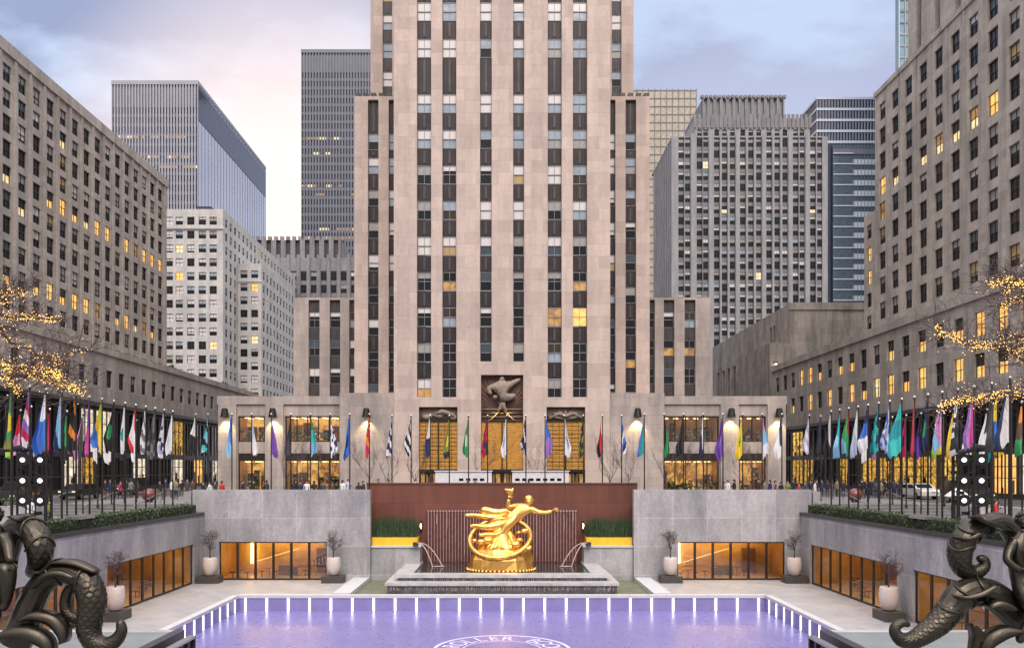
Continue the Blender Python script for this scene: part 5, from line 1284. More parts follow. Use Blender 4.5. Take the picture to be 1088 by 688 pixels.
for q in ((255, 412, -.9, .38), (205, 420, -1.0, .26), (160, 412, -.8, .18), (500, 352, -.3, .24), (465, 362, -.2, .2), (505, 345, -.3, .2), (530, 465, -1.2, .24), (490, 480, -1.3, .3), (540, 455, -1.1, .17), (440, 440, -1.0, .4), (470, 410, -.8, .25), (520, 345, -.3, .17)):
    m.ball(GP(*q[:3]), q[3], M['gold'], 10, sx=1.25, sz=.85)
m.build('rock_base', st, smooth=True)

# ================================================================ THE BRONZE CORNER STATUES
BD = 10.0; SCL = BD / F / 4.353
def BP(zx, zy, dy, ox): return Vector((WX(ox + zx / 4.353, BD), BD + dy, WZ(530 + zy / 4.353, BD)))
def resample(P, Rr, m=6):
    out, ro = [], []
    n = len(P)
    for i in range(n - 1):
        p0, p1, p2, p3 = P[max(i - 1, 0)], P[i], P[i + 1], P[min(i + 2, n - 1)]
        for k in range(m):
            t = k / m
            out.append(.5 * ((2 * p1) + (p2 - p0) * t + (2 * p0 - 5 * p1 + 4 * p2 - p3) * t * t + (3 * p1 - p0 - 3 * p2 + p3) * t ** 3)); ro.append(Rr[i] + (Rr[i + 1] - Rr[i]) * t)
    return out + [P[-1]], ro + [Rr[-1]]
def coil(parent, nodes, ox, mat, name='fish_body', bands=(), s0=0.0, s1=1.0):
    """fish body: cast scales between s0 and s1 of its length, fine lengthwise ribs elsewhere"""
    P, Rr = resample([BP(a, b, c, ox) for a, b, c, r in nodes], [r * SCL for *_, r in nodes], 18)
    m = MB(); n = 120; vs = []; ref = None; run = 0.0; L = len(P)
    for i, p in enumerate(P):
        t = (P[min(i + 1, L - 1)] - P[max(i - 1, 0)]).normalized()
        if i: run += (P[i] - P[i - 1]).length / max(Rr[i], .02)
        if ref is None: ref = Vector((0, 1, 0))
        a = (ref - t * ref.dot(t)).normalized(); b = t.cross(a); ref = a
        K = 11; w = min(1, max(0, (i / L - s0) * 14)) * min(1, max(0, (s1 - i / L) * 14)); q = run * 3.0; row = int(q); fv = q - row
        for k in range(n):
            u = k / n; fu = (u * K + .5 * (row % 2)) % 1 - .5
            ed_ = math.sqrt(max(0, 1 - (2 * fu) ** 2)); h = (.35 + .65 * fv / ed_) if fv < ed_ - .02 else .15 * fv
            d = w * .095 * h + (1 - w) * .035 * (1 - abs(math.sin(u * 15 * math.pi)) ** .6)
            vs.append(p + (a * math.cos(2 * math.pi * u) + b * math.sin(2 * math.pi * u)) * Rr[i] * (.97 + d))
    fs = [(i * n + k, i * n + (k + 1) % n, (i + 1) * n + (k + 1) % n, (i + 1) * n + k) for i in range(L - 1) for k in range(n)]
    fs.append(tuple(range(n - 1, -1, -1))); m.add(vs, fs, mat); m.ball(P[-1], Rr[-1] * .99, mat, 14); o = m.build(name, parent, smooth=True)
    for b in bands:   # raised fin rims lying round the body
        i = int(b * (len(P) - 1)); t = (P[min(i + 1, len(P) - 1)] - P[i - 1]).normalized(); a = Vector((0, 1, 0)); a = (a - t * a.dot(t)).normalized(); c = t.cross(a); m = MB()
        m.tube([P[i] + (a * math.cos(w) + c * math.sin(w)) * Rr[i] * 1.02 + t * .05 * math.sin(w * 2) for w in [2 * math.pi * k / 24 for k in range(25)]], .019, M['bronze'], 8, cap=False)
        m.build('fin_rim', o, smooth=True)
    return o
def fin_(parent, pts, ox, w, dy, ribs=4):
    """a curved, ribbed fin: crescent with real thickness"""
    m = MB(); P = [BP(a, b, dy, ox) for a, b in pts]; P, _ = resample(P, [0] * len(P), 5); n = len(P)
    def wd(i): return w * SCL * math.sin(math.pi * (i + .4) / (n + .2)) ** .8
    vs = []
    for i, p in enumerate(P):
        t = (P[min(i + 1, n - 1)] - P[max(i - 1, 0)]).normalized(); nn = Vector((-t.z, 0, t.x)); ww = wd(i)
        for j in range(7):
            u = j / 6 - .5; vs.append(p + nn * ww * u * 2 + Vector((0, -.10 * (1 - 4 * u * u) - .02 * math.cos(u * 19), 0)))
        for j in range(7):
            u = .5 - j / 6; vs.append(p + nn * ww * u * 2 + Vector((0, .10 - .05 * (1 - 4 * u * u), 0)))
    fs = [(i * 14 + k, i * 14 + (k + 1) % 14, (i + 1) * 14 + (k + 1) % 14, (i + 1) * 14 + k) for i in range(n - 1) for k in range(14)]
    fs += [tuple(range(13, -1, -1)), tuple((n - 1) * 14 + k for k in range(14))]
    m.add(vs, fs, M['bronze']); m.build('fin', parent, smooth=True)
def bronze_base(t, ox, x0, x1, sd):
    m = MB(); a, b = sorted((x0, x1)); m.box(a, b, BD - 1.0, BD + 1.1, PR, .05, M['teal']); m.box(a - .08, b + .08, BD - 1.08, BD + 1.18, .052, .16, M['teal']); m.build('plinth', t)
lt = thing('bronze_statue', 'dark bronze sea figure riding two coiled fish, left front corner', 'statue', (-5.6, BD, PR))
bronze_base(lt, 0, -6.9, -4.6, -1)
coil(lt, [(-30, 330, .2, 52), (-5, 180, .25, 56), (40, 135, .2, 58), (100, 130, .12, 58), (155, 165, .05, 60), (185, 222, .0, 58), (180, 275, .02, 50), (155, 315, .08, 42), (120, 340, .15, 34)], 0, M['bronze_scale'], bands=(.45, .6), s0=.5)
coil(lt, [(80, 660, -.05, 72), (125, 570, -.05, 70), (160, 470, -.05, 62), (205, 390, -.05, 55), (270, 345, -.08, 52), (345, 335, -.1, 56), (420, 375, -.12, 62), (452, 450, -.14, 62), (448, 530, -.15, 56), (440, 590, -.15, 52), (462, 645, -.15, 45), (515, 662, -.15, 37), (562, 640, -.15, 30), (588, 600, -.15, 25), (585, 566, -.15, 21)], 0, M['bronze_scale'], bands=(.30, .42), s0=.40)
coil(lt, [(400, 545, -.02, 30), (350, 545, -.02, 30), (315, 515, -.02, 28), (308, 470, -.02, 25), (320, 425, -.02, 24), (345, 400, -.02, 22), (366, 420, -.03, 20)], 0, M['bronze_scale'], 'fish_tail')
fin_(lt, [(140, 545), (210, 525), (290, 545), (335, 600), (340, 645)], 0, 30, -.22); fin_(lt, [(40, 620), (120, 598), (210, 605), (275, 640), (300, 700)], 0, 38, -.3)
fin_(lt, [(200, 400), (260, 345), (330, 330), (395, 350)], 0, 16, -.24); fin_(lt, [(275, 285), (330, 283), (400, 295), (480, 328)], 0, 14, -.16); fin_(lt, [(165, 330), (220, 330), (265, 290), (295, 268)], 0, 10, -.1); fin_(lt, [(40, 78), (90, 95), (130, 75)], 0, 12, .05)
def human(parent, nodes, edges, ox, head, face):
    V, Fa = skin_body([tuple(BP(a, b, c, ox)) for a, b, c, r in nodes], edges, [r * SCL * 1.16 for *_, r in nodes], 2)
    m = MB(); m.add(V, Fa, M['bronze']); hc = BP(*head, ox); s = SCL
    m.ball(hc, 34 * s, M['bronze'], 16, sx=.86, sz=1.12)
    f = Vector(face).normalized(); sd = Vector((-f.y, f.x, 0)).normalized()
    m.ball(hc + f * 32 * s - Vector((0, 0, 4 * s)), 7 * s, M['bronze'], 8, sz=1.6); m.ball(hc + f * 27 * s - Vector((0, 0, 18 * s)), 8 * s, M['bronze'], 8, sz=.5)
    for q in (-1, 1): m.ball(hc + f * 27 * s + sd * q * 11 * s + Vector((0, 0, 5 * s)), 6 * s, M['bronze'], 8, sz=.6); m.ball(hc + sd * q * 30 * s, 7 * s, M['bronze'], 8, sz=1.5)
    o = m.build('figure', parent, smooth=True); h = MB(); rr = random.Random(ox + 3)
    for k in range(120):
        a, b = rr.uniform(0, 6.28), rr.uniform(0, 1.5); dv = Vector((math.sin(b) * math.cos(a), math.sin(b) * math.sin(a), math.cos(b)))
        if dv.dot(f) > .55 and b > .8: continue
        h.ball(hc + Vector((dv.x * 31, dv.y * 33, dv.z * 38 + 2)) * s, 7.5 * s, M['bronze'], 6)
    h.build('hair', o, smooth=True); return o
o = human(lt, [(-10, 330, -.1, 60), (-5, 260, -.1, 58), (0, 190, -.1, 60), (5, 145, -.1, 28), (8, 110, -.12, 25), (55, 175, -.12, 26), (85, 215, -.2, 22), (108, 258, -.28, 18), (122, 285, -.3, 16),
    (40, 345, -.18, 42), (105, 300, -.3, 36), (108, 345, -.3, 33), (98, 410, -.28, 27), (80, 470, -.25, 20), (70, 500, -.3, 18)],
    [(0, 1), (1, 2), (2, 3), (3, 4), (2, 5), (5, 6), (6, 7), (7, 8), (0, 9), (9, 10), (10, 11), (11, 12), (12, 13), (13, 14)], 0, (8, 72, -.12), (.8, -.6, 0))
m = MB(); hand(m, BP(120, 280, -.31, 0), (.4, -.5, -.7), (.6, .4, 0), .7, M['bronze'], 52 * SCL); m.build('hand', o, smooth=True)
V, Fa = skin_body([tuple(BP(*q, 0)) for q in ((-15, 330, -.15), (20, 380, -.25), (30, 450, -.28), (15, 520, -.25), (55, 540, -.3))], [(0, 1), (1, 2), (2, 3), (2, 4)], [58 * SCL, 55 * SCL, 42 * SCL, 30 * SCL, 25 * SCL], 2)
m = MB(); m.add(V, Fa, M['bronze']); m.build('drapery', lt, smooth=True)
rt = thing('bronze_statue', 'dark bronze sea figure riding two coiled fish, right front corner', 'statue', (6.0, BD, PR))
bronze_base(rt, 938, 4.75, 7.0, 1)
coil(rt, [(680, 250, .2, 50), (640, 150, .2, 48), (580, 108, .18, 44), (500, 118, .12, 46), (425, 140, .05, 52), (372, 190, .0, 56), (355, 255, .0, 52), (368, 310, .02, 44), (405, 338, .04, 38), (445, 338, .05, 33), (478, 315, .05, 27), (480, 285, .05, 22), (462, 276, .05, 19)], 938, M['bronze_scale'], bands=(.27, .38, .46), s0=.40)
coil(rt, [(640, 560, .0, 70), (560, 480, .0, 68), (490, 435, -.02, 66), (410, 420, -.05, 62), (340, 445, -.08, 66), (290, 500, -.1, 58), (235, 560, -.12, 55), (175, 605, -.13, 47), (115, 638, -.14, 39), (65, 640, -.15, 32), (32, 610, -.15, 26), (32, 578, -.15, 22), (62, 560, -.15, 19), (85, 566, -.15, 14)], 938, M['bronze_scale'], bands=(.22, .3, .4), s0=.36)
fin_(rt, [(370, 560), (400, 620), (395, 680), (360, 720)], 938, 30, -.2); fin_(rt, [(390, 690), (430, 630), (490, 595), (560, 585)], 938, 34, -.3); fin_(rt, [(310, 170), (345, 178), (385, 172), (420, 150)], 938, 9, -.1)
fin_(rt, [(395, 75), (430, 95), (490, 112), (560, 140)], 938, 12, -.1); fin_(rt, [(280, 430), (330, 440), (400, 425), (470, 385)], 938, 12, -.22); fin_(rt, [(430, 480), (480, 470), (545, 490)], 938, 22, -.26)
o = human(rt, [(618, 390, -.12, 58), (612, 330, -.12, 46), (608, 260, -.12, 55), (612, 195, -.12, 52), (618, 160, -.12, 25), (620, 140, -.12, 22), (566, 195, -.14, 25), (535, 235, -.2, 20), (515, 270, -.24, 18), (542, 300, -.28, 15), (570, 315, -.3, 13),
    (600, 430, -.25, 46), (618, 480, -.35, 38), (612, 540, -.35, 30), (560, 600, -.33, 22), (545, 640, -.35, 16), (660, 440, -.2, 44), (675, 520, -.2, 36), (670, 620, -.2, 24)],
    [(0, 1), (1, 2), (2, 3), (3, 4), (4, 5), (3, 6), (6, 7), (7, 8), (8, 9), (9, 10), (0, 11), (11, 12), (12, 13), (13, 14), (14, 15), (0, 16), (16, 17), (17, 18)], 938, (622, 98, -.12), (-.6, -.8, 0))
m = MB()      # chest, navel and brow lines of the figure
for q in ((590, 232, -.36, 20), (632, 232, -.36, 20), (612, 300, -.30, 13), (600, 268, -.31, 14), (624, 268, -.31, 14)): m.ball(BP(*q[:3], 938), q[3] * SCL, M['bronze'], 10, sy=.5)
m.build('chest', o, smooth=True)
m = MB(); hand(m, BP(565, 312, -.3, 938), (.7, -.2, -.2), (0, -.5, .8), .8, M['bronze'], 46 * SCL); m.build('hand', o, smooth=True)
V, Fa = skin_body([tuple(BP(*q, 938)) for q in ((575, 395, -.22), (620, 375, -.28), (665, 395, -.25), (600, 420, -.32), (585, 480, -.3))], [(0, 1), (1, 2), (0, 3), (3, 4)], [24 * SCL, 22 * SCL, 24 * SCL, 20 * SCL, 14 * SCL], 2)
m = MB(); m.add(V, Fa, M['bronze']); m.build('drapery', rt, smooth=True)
# ================================================================ PEOPLE
def person_data(pose):
    st_ = {'stand': (0, 0, 0, 0), 'walk': (.22, -.22, -.18, .18), 'phone': (.04, -.05, 0, 0)}[pose]
    a, b, c, d = st_
    L = [(0, 0, .95, .13), (0, .01, 1.12, .125), (0, .01, 1.32, .155), (0, 0, 1.47, .062), (0, -.02, 1.58, .088), (0, -.01, 1.68, .075)]
    E = [(0, 1), (1, 2), (2, 3), (3, 4), (4, 5)]
    for s, f in ((-1, a), (1, b)):
        o = len(L); L += [(s * .095, -f * .15, .86, .105), (s * .10, -f * .6, .48, .068), (s * .105, -f * (.75 if f > 0 else 1.1), .09, .045), (s * .115, -f * (.75 if f > 0 else 1.1) - .13, .04, .04)]
        E += [(0, o), (o, o + 1), (o + 1, o + 2), (o + 2, o + 3)]
    for s, f in ((-1, c), (1, d)):
        o = len(L)
        if pose == 'phone' and s > 0: L += [(s * .19, 0, 1.38, .068), (s * .25, -.03, 1.12, .052), (s * .12, -.27, 1.22, .036), (s * .06, -.34, 1.28, .034)]
        else: L += [(s * .19, 0, 1.38, .068), (s * .24, -f * .4 + .02, 1.12, .052), (s * .245, -f * 1.0 - .04, .88, .036), (s * .24, -f * 1.15 - .06, .79, .034)]
        E += [(2, o), (o, o + 1), (o + 1, o + 2), (o + 2, o + 3)]
    v, f = skin_body([q[:3] for q in L], E, [q[3] for q in L], 1)
    mb = MB(); base = [CLOTH['charcoal'], CLOTH['black'], M['skin']]; mb.mats = base[:]; mb.v = v
    for fc in f:
        cx = sum(v[i][0] for i in fc) / len(fc); cz = sum(v[i][2] for i in fc) / len(fc); cy = sum(v[i][1] for i in fc) / len(fc)
        if cz > 1.485 or (abs(cx) > .19 and cz < .86 and pose != 'walk') or (abs(cx) > .19 and cz < .88) or (pose == 'phone' and cy < -.29): k = 2
        elif cz > .80: k = 0
        else: k = 1
        mb.f.append(fc); mb.m.append(k)
    # face: nose, brow, mouth, ears
    for p, r, sx, sz in (((0, -.112, 1.595), .016, .8, 1.6), ((0, -.10, 1.555), .018, 1.4, .5), ((-.035, -.098, 1.625), .012, 1.2, .7), ((.035, -.098, 1.625), .012, 1.2, .7), ((-.088, -.01, 1.6), .02, .5, 1.5), ((.088, -.01, 1.6), .02, .5, 1.5)):
        o = len(mb.f); mb.ball(p, r, M['skin'], 6, sx=sx, sz=sz)
    me = mb.mesh('person', smooth=True)
    h = MB(); h.ball((0, .012, 1.655), .104, M['hair'], 10, sy=1.05, sz=.92); h.ball((0, .06, 1.58), .08, M['hair'], 8, sz=1.2)
    return me, h.mesh('hair', smooth=True)
PD = {k: person_data(k) for k in ('stand', 'walk', 'phone')}
COATS = ['black', 'navy', 'charcoal', 'red', 'white', 'khaki', 'grey', 'brown', 'olive', 'crimson', 'teal', 'pale', 'orange', 'purple']
rp2 = random.Random(99)
def person(x, y, z, rz, pose, coat, place, scale=1.0, grp=None):
    me, hm = PD[pose]
    o = bpy.data.objects.new('person', me); COL.objects.link(o); o.location = (x, y, z); o.rotation_euler = (0, 0, rz); o.scale = (scale,) * 3
    o.material_slots[0].link = 'OBJECT'; o.material_slots[0].material = CLOTH[coat]
    tr = rp2.choice(('black', 'navy', 'charcoal', 'brown')); o.material_slots[1].link = 'OBJECT'; o.material_slots[1].material = CLOTH[tr]
    doing = {'stand': 'standing', 'walk': 'walking', 'phone': 'hand raised'}[pose]
    cn = {'pale': 'pale blue'}.get(coat, coat)
    tag(o, f'person in {cn} coat {doing}, {place}', 'person', grp)
    h = bpy.data.objects.new('hair', hm); COL.objects.link(h); h.parent = o
poses = ['stand', 'walk', 'phone', 'stand']
backs = [(216, 'black'), (223, 'white'), (229, 'charcoal'), (236, 'red'), (258, 'navy'), (269, 'black'), (283, 'charcoal'), (312, 'black'), (319, 'navy'), (326, 'white'), (334, 'black'), (343, 'charcoal'), (352, 'brown'), (364, 'white'), (370, 'pale'), (381, 'black'), (386, 'charcoal')]
for i, (px, c) in enumerate(backs):
    y = 70.5 + (i * 7 % 5) * .7; person(WX(px, y), y, ST + .015, rp2.uniform(-3.1, 3.1), poses[i % 4], c, f'{ORD[i]} from left behind the left granite wall', rp2.uniform(.96, 1.12), 'people behind the left granite wall')
for i, (px, c) in enumerate([(402, 'black'), (412, 'charcoal'), (497, 'black'), (505, 'navy'), (562, 'black'), (442, 'white')]):
    person(WX(px, 72.5), 72.5, ST + .015, rp2.uniform(-3.1, 3.1), poses[i % 4], c, f'{ORD[sorted((402, 412, 497, 505, 562, 442)).index(px)]} from left behind the red wall', 1.12, 'people behind the red wall')
rb_ = [(768, 'grey'), (773, 'white'), (780, 'black'), (789, 'charcoal'), (797, 'brown'), (806, 'black'), (812, 'khaki'), (818, 'navy'), (824, 'brown'), (830, 'black'), (837, 'olive'), (843, 'black'), (849, 'red'), (855, 'charcoal'), (861, 'navy'), (866, 'white')]
for i, (px, c) in enumerate(rb_):
    y = 70.5 + (i * 7 % 6) * .9; person(WX(px, y), y, ST + .015, rp2.uniform(-3.1, 3.1), poses[i % 4], c, f'{ORD[i]} from left behind the right granite wall', rp2.uniform(.96, 1.12), 'people behind the right granite wall')
for i, px in enumerate((868, 873, 879, 884, 889, 896, 916, 921, 926, 931, 936, 940, 945, 950, 955, 962)):
    y = 76 + (i * 5 % 7) * 1.1; c = ('black', 'navy', 'black', 'charcoal', 'khaki', 'black')[i % 6]
    person(WX(px, y), y, ST + .015, rp2.uniform(-3.1, 3.1), poses[(i * 3) % 4], c, f'{ORD[i]} from left in the crowd beyond the right steps', rp2.uniform(.97, 1.08), 'crowd beyond the right steps')
for i, (px, c) in enumerate(((112, 'black'), (117, 'navy'), (122, 'charcoal'), (128, 'crimson'), (134, 'black'), (139, 'grey'), (146, 'charcoal'), (170, 'black'), (176, 'navy'), (182, 'white'), (187, 'khaki'), (193, 'black'), (199, 'charcoal'), (205, 'brown'))):
    y = 75 + (i * 5 % 7) * 1.2; person(WX(px, y), y, ST + .015, rp2.uniform(-3.1, 3.1), poses[(i * 3) % 4], c, f'{ORD[i]} from left in the crowd beyond the left steps', rp2.uniform(.97, 1.08), 'crowd beyond the left steps')
for i, (x, y, c, pz) in enumerate(((29.2, 50.5, 'black', 'stand'), (30.2, 50.2, 'red', 'phone'), (-30.2, 52.5, 'white', 'stand'), (-29.4, 53.2, 'olive', 'walk'), (-31.2, 54.5, 'charcoal', 'stand'), (31.8, 57.5, 'navy', 'walk'))):
    person(x, y, PR, rp2.uniform(-3, 3), pz, c, 'on the ' + ('right' if x > 0 else 'left') + f' promenade behind the hedge, {ORD[i if i < 2 else (i - 2 if i < 5 else 2)]} one there', 1.0, 'people on the side promenades')

# ================================================================ SMALLER THINGS ON THE UPPER LEVEL
for s, sd in ((-1, 'left'), (1, 'right')):
    t = thing('light_tower', f'black stand with six bright white stage lamps on the {sd} promenade', 'light tower', (s * 27.3, 48, PR))
    m = MB()
    for x in (26.35, 28.35): m.box(s * x - .05, s * x + .05, 47.95, 48.05, PR, 3.9, M['black'])
    for z in (-.3, 1.0, 2.15, 3.3, 3.9): m.box(*sorted((s * 26.4, s * 28.3)), 47.97, 48.03, z - .04, z + .04, M['black'])
    for x in (26.8, 27.35, 27.9): m.box(s * x - .03, s * x + .03, 48.06, 48.12, PR, 3.9, M['black'])
    for k in range(7): m.box(*sorted((s * (26.5 + (k * 7 % 5) * .33), s * (26.8 + (k * 7 % 5) * .33))), 48.15, 48.5, PR + .3 + k * .6, PR + .5 + k * .6, M['black'])
    for k in range(6): m.tube([(s * 26.4, 48, PR + k * .75), (s * 28.3, 48, PR + k * .75 + .75)], .025, M['black'], 5)
    m.box(*sorted((s * 26.1, s * 28.6)), 47.6, 48.5, PR, PR + .12, M['black']); m.build('frame', t)
    for z in (1.05, 2.2, 3.4):
        for x in (26.83, 27.84):
            m = MB(); c = Vector((s * x, 47.75, z)); dv = Vector((-s * .25, -1, -.12)).normalized()
            m.tube([c + dv * -.3, c + dv * .05, c + dv * .2], [.2, .33, .36], M['black'], 14); m.box(c.x - .3, c.x - .27, 47.85, 48, z - .2, z + .25, M['black']); m.box(c.x + .27, c.x + .3, 47.85, 48, z - .2, z + .25, M['black'])
            L = m.build('stage_lamp', t); m = MB(); m.tube([c + dv * .201, c + dv * .215], [.14, .14], M['stage_lamp'], 14); m.build('lens', L)
    m = MB(); m.tube([(s * 26.2, 47.4, 3.72), (s * 27.6, 47.8, 4.1), (s * 29.6, 48.3, 3.95)], [.12, .22, .12], M['black'], 8, flat=.5); m.build('rolled_cover', t)
    m = MB(); m.ball((s * 30.1, 70, .62), .60, M['red_ball'], 24, sz=.95); m.lathe([(.3, 0), (.3, .08)], (s * 30.1, 70, .013), M['black'], 14)
    m.build('giant_ball', smooth=True, label=f'large dark red ball ornament on the pavement beyond the {sd} steps', cat='ornament')
    for k, x in enumerate((27.6, 31.4, 35.2)):
        t = thing('stair_rail', f'steel handrail on the {sd} side steps, {ORD[k]} from the hedge', 'handrail', (s * x, 64, PR), f'handrails on the {sd} steps')
        m = MB(); m.tube([(s * x, 61.6, PR + .85), (s * x, 62.2, PR + .95), (s * x, 66.4, ST + .95), (s * x, 67.2, ST + .9)], .04, M['metal_light'], 8); m.build('rail', t, smooth=True)
        for y, z0 in ((62.2, PR), (64.3, PR + .37), (66.4, ST - .02)): m = MB(); m.tube([(s * x, y, z0), (s * x, y, z0 + .95)], .03, M['metal_light'], 6); m.build('post', t)
    for k, (x, y, l) in enumerate(((32.6, 56, 3.2), (33.4, 47, 4.0))):
        t = thing('stone_planter', f'grey stone planter with low shrubs on the {sd} promenade, {("farther", "nearer")[k]} one', 'planter', (s * x, y, PR))
        m = MB(); m.box(s * x - 1.1, s * x + 1.1, y - l / 2, y + l / 2, PR, PR + 1.05, M['granite']); m.build('box', t)
        m = MB(); rr = random.Random(k + 7 * s); leaf_cloud(m, 500, (s * x - .9, s * x + .9, y - l / 2 + .1, y + l / 2 - .1, PR + 1.0, PR + 1.6), .08, M['hedge'], rr, .3); m.build('shrubs', t, kind='stuff')
    for k, (x, y) in enumerate(((33.0, 59.5),) if s > 0 else ()):
        t = thing('cafe_umbrella', f'small folded pale umbrella on the {sd} promenade', 'umbrella', (s * x, y, PR))
        m = MB(); m.tube([(s * x, y, PR), (s * x, y, PR + 2.2)], .03, M['metal_light'], 6); m.lathe([(.3, 0), (.3, .06)], (s * x, y, PR), M['black'], 12); m.build('pole', t)
        m = MB(); m.lathe([(.85, 1.62), (.6, 1.85), (.3, 2.08), (.03, 2.25)], (s * x, y, PR), CLOTH['white'], 10); m.build('canopy', t)
# white booths behind the red wall
for s, sd in ((-1, 'left'), (1, 'right')):
    x0, x1 = sorted((WX(533.4 + s * 11, 73), WX(533.4 + s * 71, 73)))
    t = thing('white_booth', f'low white booth with a row of dark openings, {sd} of the tower entrance', 'booth', ((x0 + x1) / 2, 73, ST))
    m = MB(); ho = [(x0 + .25 + k * .62, x0 + .65 + k * .62, 1.75, 2.0) for k in range(int((x1 - x0 - .3) / .62))] + [(x0 + .25 + k * .62, x0 + .65 + k * .62, 1.25, 1.5) for k in range(int((x1 - x0 - .3) / .62))]
    if s < 0: ho = [h for h in ho if h[0] > x0 + 1.9]
    holed(m, plane('front', 73.0), x0, x1, .02, 2.6, ho, M['white'], .2); m.quad((x0, 73.22, .02), (x1, 73.22, .02), (x1, 73.22, 2.6), (x0, 73.22, 2.6), M['g_dark'])
    for x in (x0, x1): m.quad((x, 73, .02), (x, 75, .02), (x, 75, 2.6), (x, 73, 2.6), M['white'])
    m.build('wall', t); m = MB(); m.box(x0 - .08, x1 + .08, 72.9, 75.1, 2.602, 2.68, M['white']); m.build('roof', t)
# parked cars on the side streets
def car(x, y, rz, paint, label, van=False):
    t = thing('parked_car', label, 'car', (0, 0, 0), 'cars parked on the side streets')
    H = 1.85 if van else 1.45
    prof = [(-2.3, .35), (-2.3, .75), (-2.15, .95), (-1.5, 1.0), (-.75, H), (1.35, H + .02), (2.05, 1.05), (2.28, .95), (2.32, .4)]
    if van: prof = [(-2.4, .35), (-2.4, .95), (-1.75, 1.1), (-1.05, H), (2.1, H + .05), (2.35, 1.1), (2.4, .4)]
    m = MB(); n = len(prof)
    for w in (-1, 1): pass
    def sec(xx): return [(xx * (1 - .14 * max(0, (z - .95) / .6)), yy, z) for yy, z in prof]
    a, b = sec(-.9), sec(.9); m.add(a + b, [tuple(range(n - 1, -1, -1)), tuple(range(n, 2 * n))] + [(i, (i + 1) % n, n + (i + 1) % n, n + i) for i in range(n)], M[paint])
    body = m.build('body', t)
    m = MB()
    for s in (-1, 1):
        z0, z1 = 1.02, H - .1; ya, yb = (-1.15, 1.6) if not van else (-1.3, 2.0)
        f = lambda z: .9 * (1 - .14 * max(0, (z - .95) / .6)) + .006
        for q0, q1 in ((ya, (ya + yb) / 2 - .05), ((ya + yb) / 2 + .05, yb)):
            m.quad((s * f(z0), q0, z0), (s * f(z0), q1, z0), (s * f(z1), min(q1, yb - .3), z1), (s * f(z1), max(q0, ya + .5), z1), M['g_dark'])
    i0 = 3 if not van else 2
    p0, p1 = prof[i0], prof[i0 + 1]
    for (py0, pz0), (py1, pz1) in ((p0, p1), (prof[-4 if not van else -3], prof[-3 if not van else -2])):
        q = .72; o = -.012 if py0 < 0 else .012
        m.quad((-q, py0 + (py1 - py0) * .1 + o, pz0 + (pz1 - pz0) * .1 + .012), (q, py0 + (py1 - py0) * .1 + o, pz0 + (pz1 - pz0) * .1 + .012), (q * .95, py0 + (py1 - py0) * .9 + o, pz0 + (pz1 - pz0) * .9 + .012), (-q * .95, py0 + (py1 - py0) * .9 + o, pz0 + (pz1 - pz0) * .9 + .012), M['g_dark'])
    m.build('windows', t)
    for s in (-1, 1):
        for yy in (-1.45, 1.4):
            m = MB(); m.tube([(s * .72, yy, .33), (s * .93, yy, .33)], .33, M['tyre'], 18); w = m.build('wheel', t); m = MB(); m.tube([(s * .931, yy, .33), (s * .945, yy, .33)], .2, M['metal_light'], 12); m.build('rim', w)
        m = MB(); m.box(s * .62 - .16, s * .62 + .16, -2.33 - (.1 if van else 0), -2.28, .68, .82, M['lit_pale']); m.build('headlight', t)
        m = MB(); m.box(s * .68 - .12, s * .68 + .12, 2.27, 2.37 + (.08 if van else 0), .7, .85, CLOTH['red']); m.build('tail_light', t)
    t.location = (x, y, ST); t.rotation_euler = (0, 0, rz); return t
car(38.6, 68, 0, 'car_dark', 'dark van parked on the right side street, nearest the steps', True); car(39.5, 78, 0, 'car_white', 'white car parked behind the dark van on the right street'); car(40.2, 90, 0, 'car_dark', 'dark car farthest along the right side street')
car(-38.6, 66, 0, 'car_dark', 'dark van parked on the left side street, nearest the steps', True); car(-39.6, 77, 0, 'car_dark', 'dark car parked behind the van on the left street'); car(-40.5, 90, 0, 'car_dark', 'dark car farthest along the left side street', True)
# street sign panels of light on the left shops
m = MB(); m.box(-49.7, -49.55, 92, 95.2, 3.3, 4.1, M['lit_white']); m.box(-49.71, -49.551, 91.8, 95.4, 3.2, 4.2, CLOTH['red'])

# ================================================================ LIGHT, SKY, CAMERA
W = bpy.data.worlds.new('World'); SC.world = W; W.use_nodes = True; nt = W.node_tree; nt.nodes.clear()
out = N(nt, 'ShaderNodeOutputWorld'); bg = N(nt, 'ShaderNodeBackground'); nt.links.new(bg.outputs[0], out.inputs[0])
SUN_EL, SUN_AZ = 50.0, 174.0      # soft light from behind the viewer
sky = N(nt, 'ShaderNodeTexSky', sky_type='NISHITA'); sky.sun_disc = False; sky.sun_elevation = R(SUN_EL); sky.sun_rotation = R(SUN_AZ)
tc = N(nt, 'ShaderNodeTexCoord').outputs['Generated']
sp_ = N(nt, 'ShaderNodeSeparateXYZ'); nt.links.new(tc, sp_.inputs[0])
zz = N(nt, 'ShaderNodeMath', operation='MAXIMUM'); nt.links.new(sp_.outputs[2], zz.inputs[0]); zz.inputs[1].default_value = 0.0
za = N(nt, 'ShaderNodeMath', operation='ADD'); nt.links.new(zz.outputs[0], za.inputs[0]); za.inputs[1].default_value = .22
def div(o):
    n = N(nt, 'ShaderNodeMath', operation='DIVIDE'); nt.links.new(o, n.inputs[0]); nt.links.new(za.outputs[0], n.inputs[1]); return n.outputs[0]
cv = N(nt, 'ShaderNodeCombineXYZ'); nt.links.new(div(sp_.outputs[0]), cv.inputs[0]); nt.links.new(div(sp_.outputs[1]), cv.inputs[1]); cv.inputs[2].default_value = 1.3
c1 = noise(nt, mapping(nt, cv.outputs[0], (1, 1.5, 1)), 1.9, 8, .55)
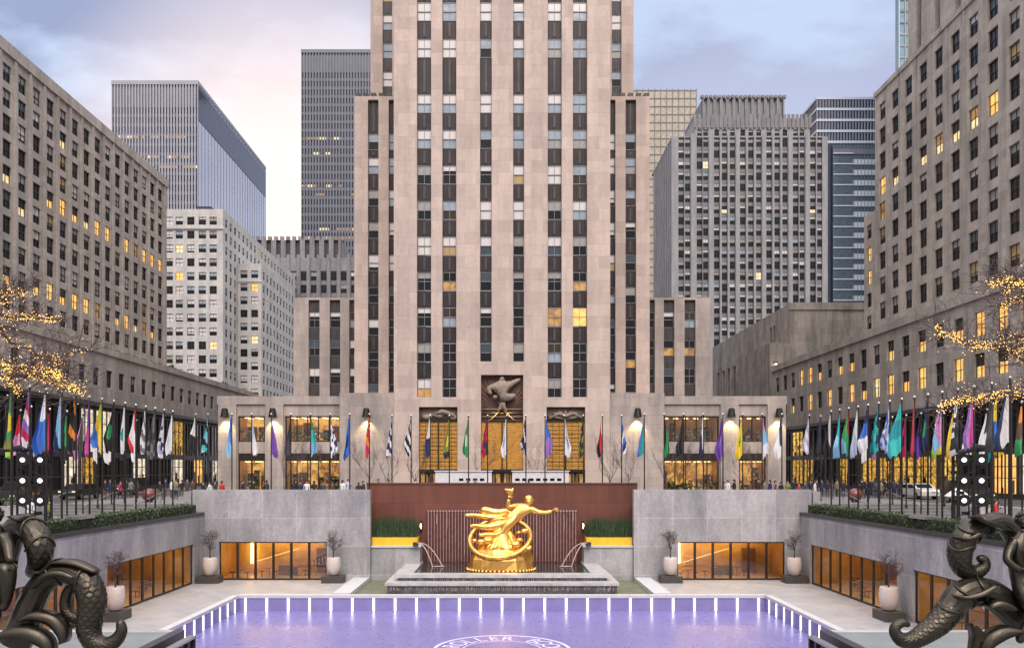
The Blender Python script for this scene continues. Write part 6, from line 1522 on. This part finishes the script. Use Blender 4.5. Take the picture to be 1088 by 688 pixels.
c2 = noise(nt, cv.outputs[0], .7, 3, .5)
SKYK = 10.0
def k3(r, g_, b): return (r * SKYK, g_ * SKYK, b * SKYK)
cloud = mixc(nt, ramp(nt, c2, ((.38, 0.), (.62, 1.))), k3(.175, .205, .31), k3(.265, .29, .385))
col = mixc(nt, ramp(nt, c1, ((.43, 0.), (.54, 1.))), mixc(nt, .75, sky.outputs[0], k3(.34, .39, .50)), cloud)
hz = ramp(nt, sp_.outputs[2], ((.0, 1.), (.12, .75), (.30, .0)))            # brighter, rosier towards the horizon
col = mixc(nt, hz, col, k3(.46, .45, .50))
# the evening glow low down beside the tower
gl = N(nt, 'ShaderNodeVectorMath', operation='DOT_PRODUCT'); nt.links.new(tc, gl.inputs[0]); gl.inputs[1].default_value = Vector((-.24, 1, .27)).normalized()
col = mixc(nt, ramp(nt, gl.outputs['Value'], ((.955, 0.), (.998, .95))), col, k3(.62, .51, .47))
# unseen sky overhead and behind the viewer, brightened to fill the side facades
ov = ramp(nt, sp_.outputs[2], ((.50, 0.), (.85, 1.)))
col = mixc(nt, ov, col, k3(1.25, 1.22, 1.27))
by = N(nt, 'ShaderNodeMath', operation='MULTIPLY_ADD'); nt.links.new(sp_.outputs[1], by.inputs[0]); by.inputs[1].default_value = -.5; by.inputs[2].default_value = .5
upb = ramp(nt, sp_.outputs[2], ((.26, .20), (.60, .86)))           # unseen sky low behind the viewer, darkened to dim window reflections
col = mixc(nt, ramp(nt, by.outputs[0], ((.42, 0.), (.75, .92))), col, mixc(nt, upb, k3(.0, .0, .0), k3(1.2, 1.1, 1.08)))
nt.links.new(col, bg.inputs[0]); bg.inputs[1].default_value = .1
sd_ = bpy.data.lights.new('sun', 'SUN'); sd_.energy = 1.35; sd_.angle = R(42); sd_.color = (1, .88, .81)
so = bpy.data.objects.new('sun', sd_); COL.objects.link(so)
az = R(SUN_AZ); sdir = Vector((math.sin(az) * math.cos(R(SUN_EL)), math.cos(az) * math.cos(R(SUN_EL)), math.sin(R(SUN_EL))))
so.rotation_euler = sdir.to_track_quat('Z', 'Y').to_euler()
cam = bpy.data.cameras.new('camera'); co = bpy.data.objects.new('camera', cam); COL.objects.link(co); SC.camera = co
co.location = (0, 0, EYE); co.rotation_euler = (R(90), 0, 0); cam.sensor_width = 36; cam.lens = 36 * F / 1088
cam.shift_x = (544 - CX) / 1088; cam.shift_y = (CY - 344) / 1088; cam.clip_start = .1; cam.clip_end = 3000
SC.view_settings.view_transform = 'Standard'; SC.view_settings.look = 'None'; SC.view_settings.gamma = 1; SC.view_settings.exposure = 1.07
SC.view_settings.use_curve_mapping = False
cy = SC.cycles; cy.use_denoising = True; cy.max_bounces = 6; cy.diffuse_bounces = 3; cy.glossy_bounces = 3; cy.transparent_max_bounces = 8; cy.caustics_reflective = False; cy.caustics_refractive = False; cy.sample_clamp_indirect = 4
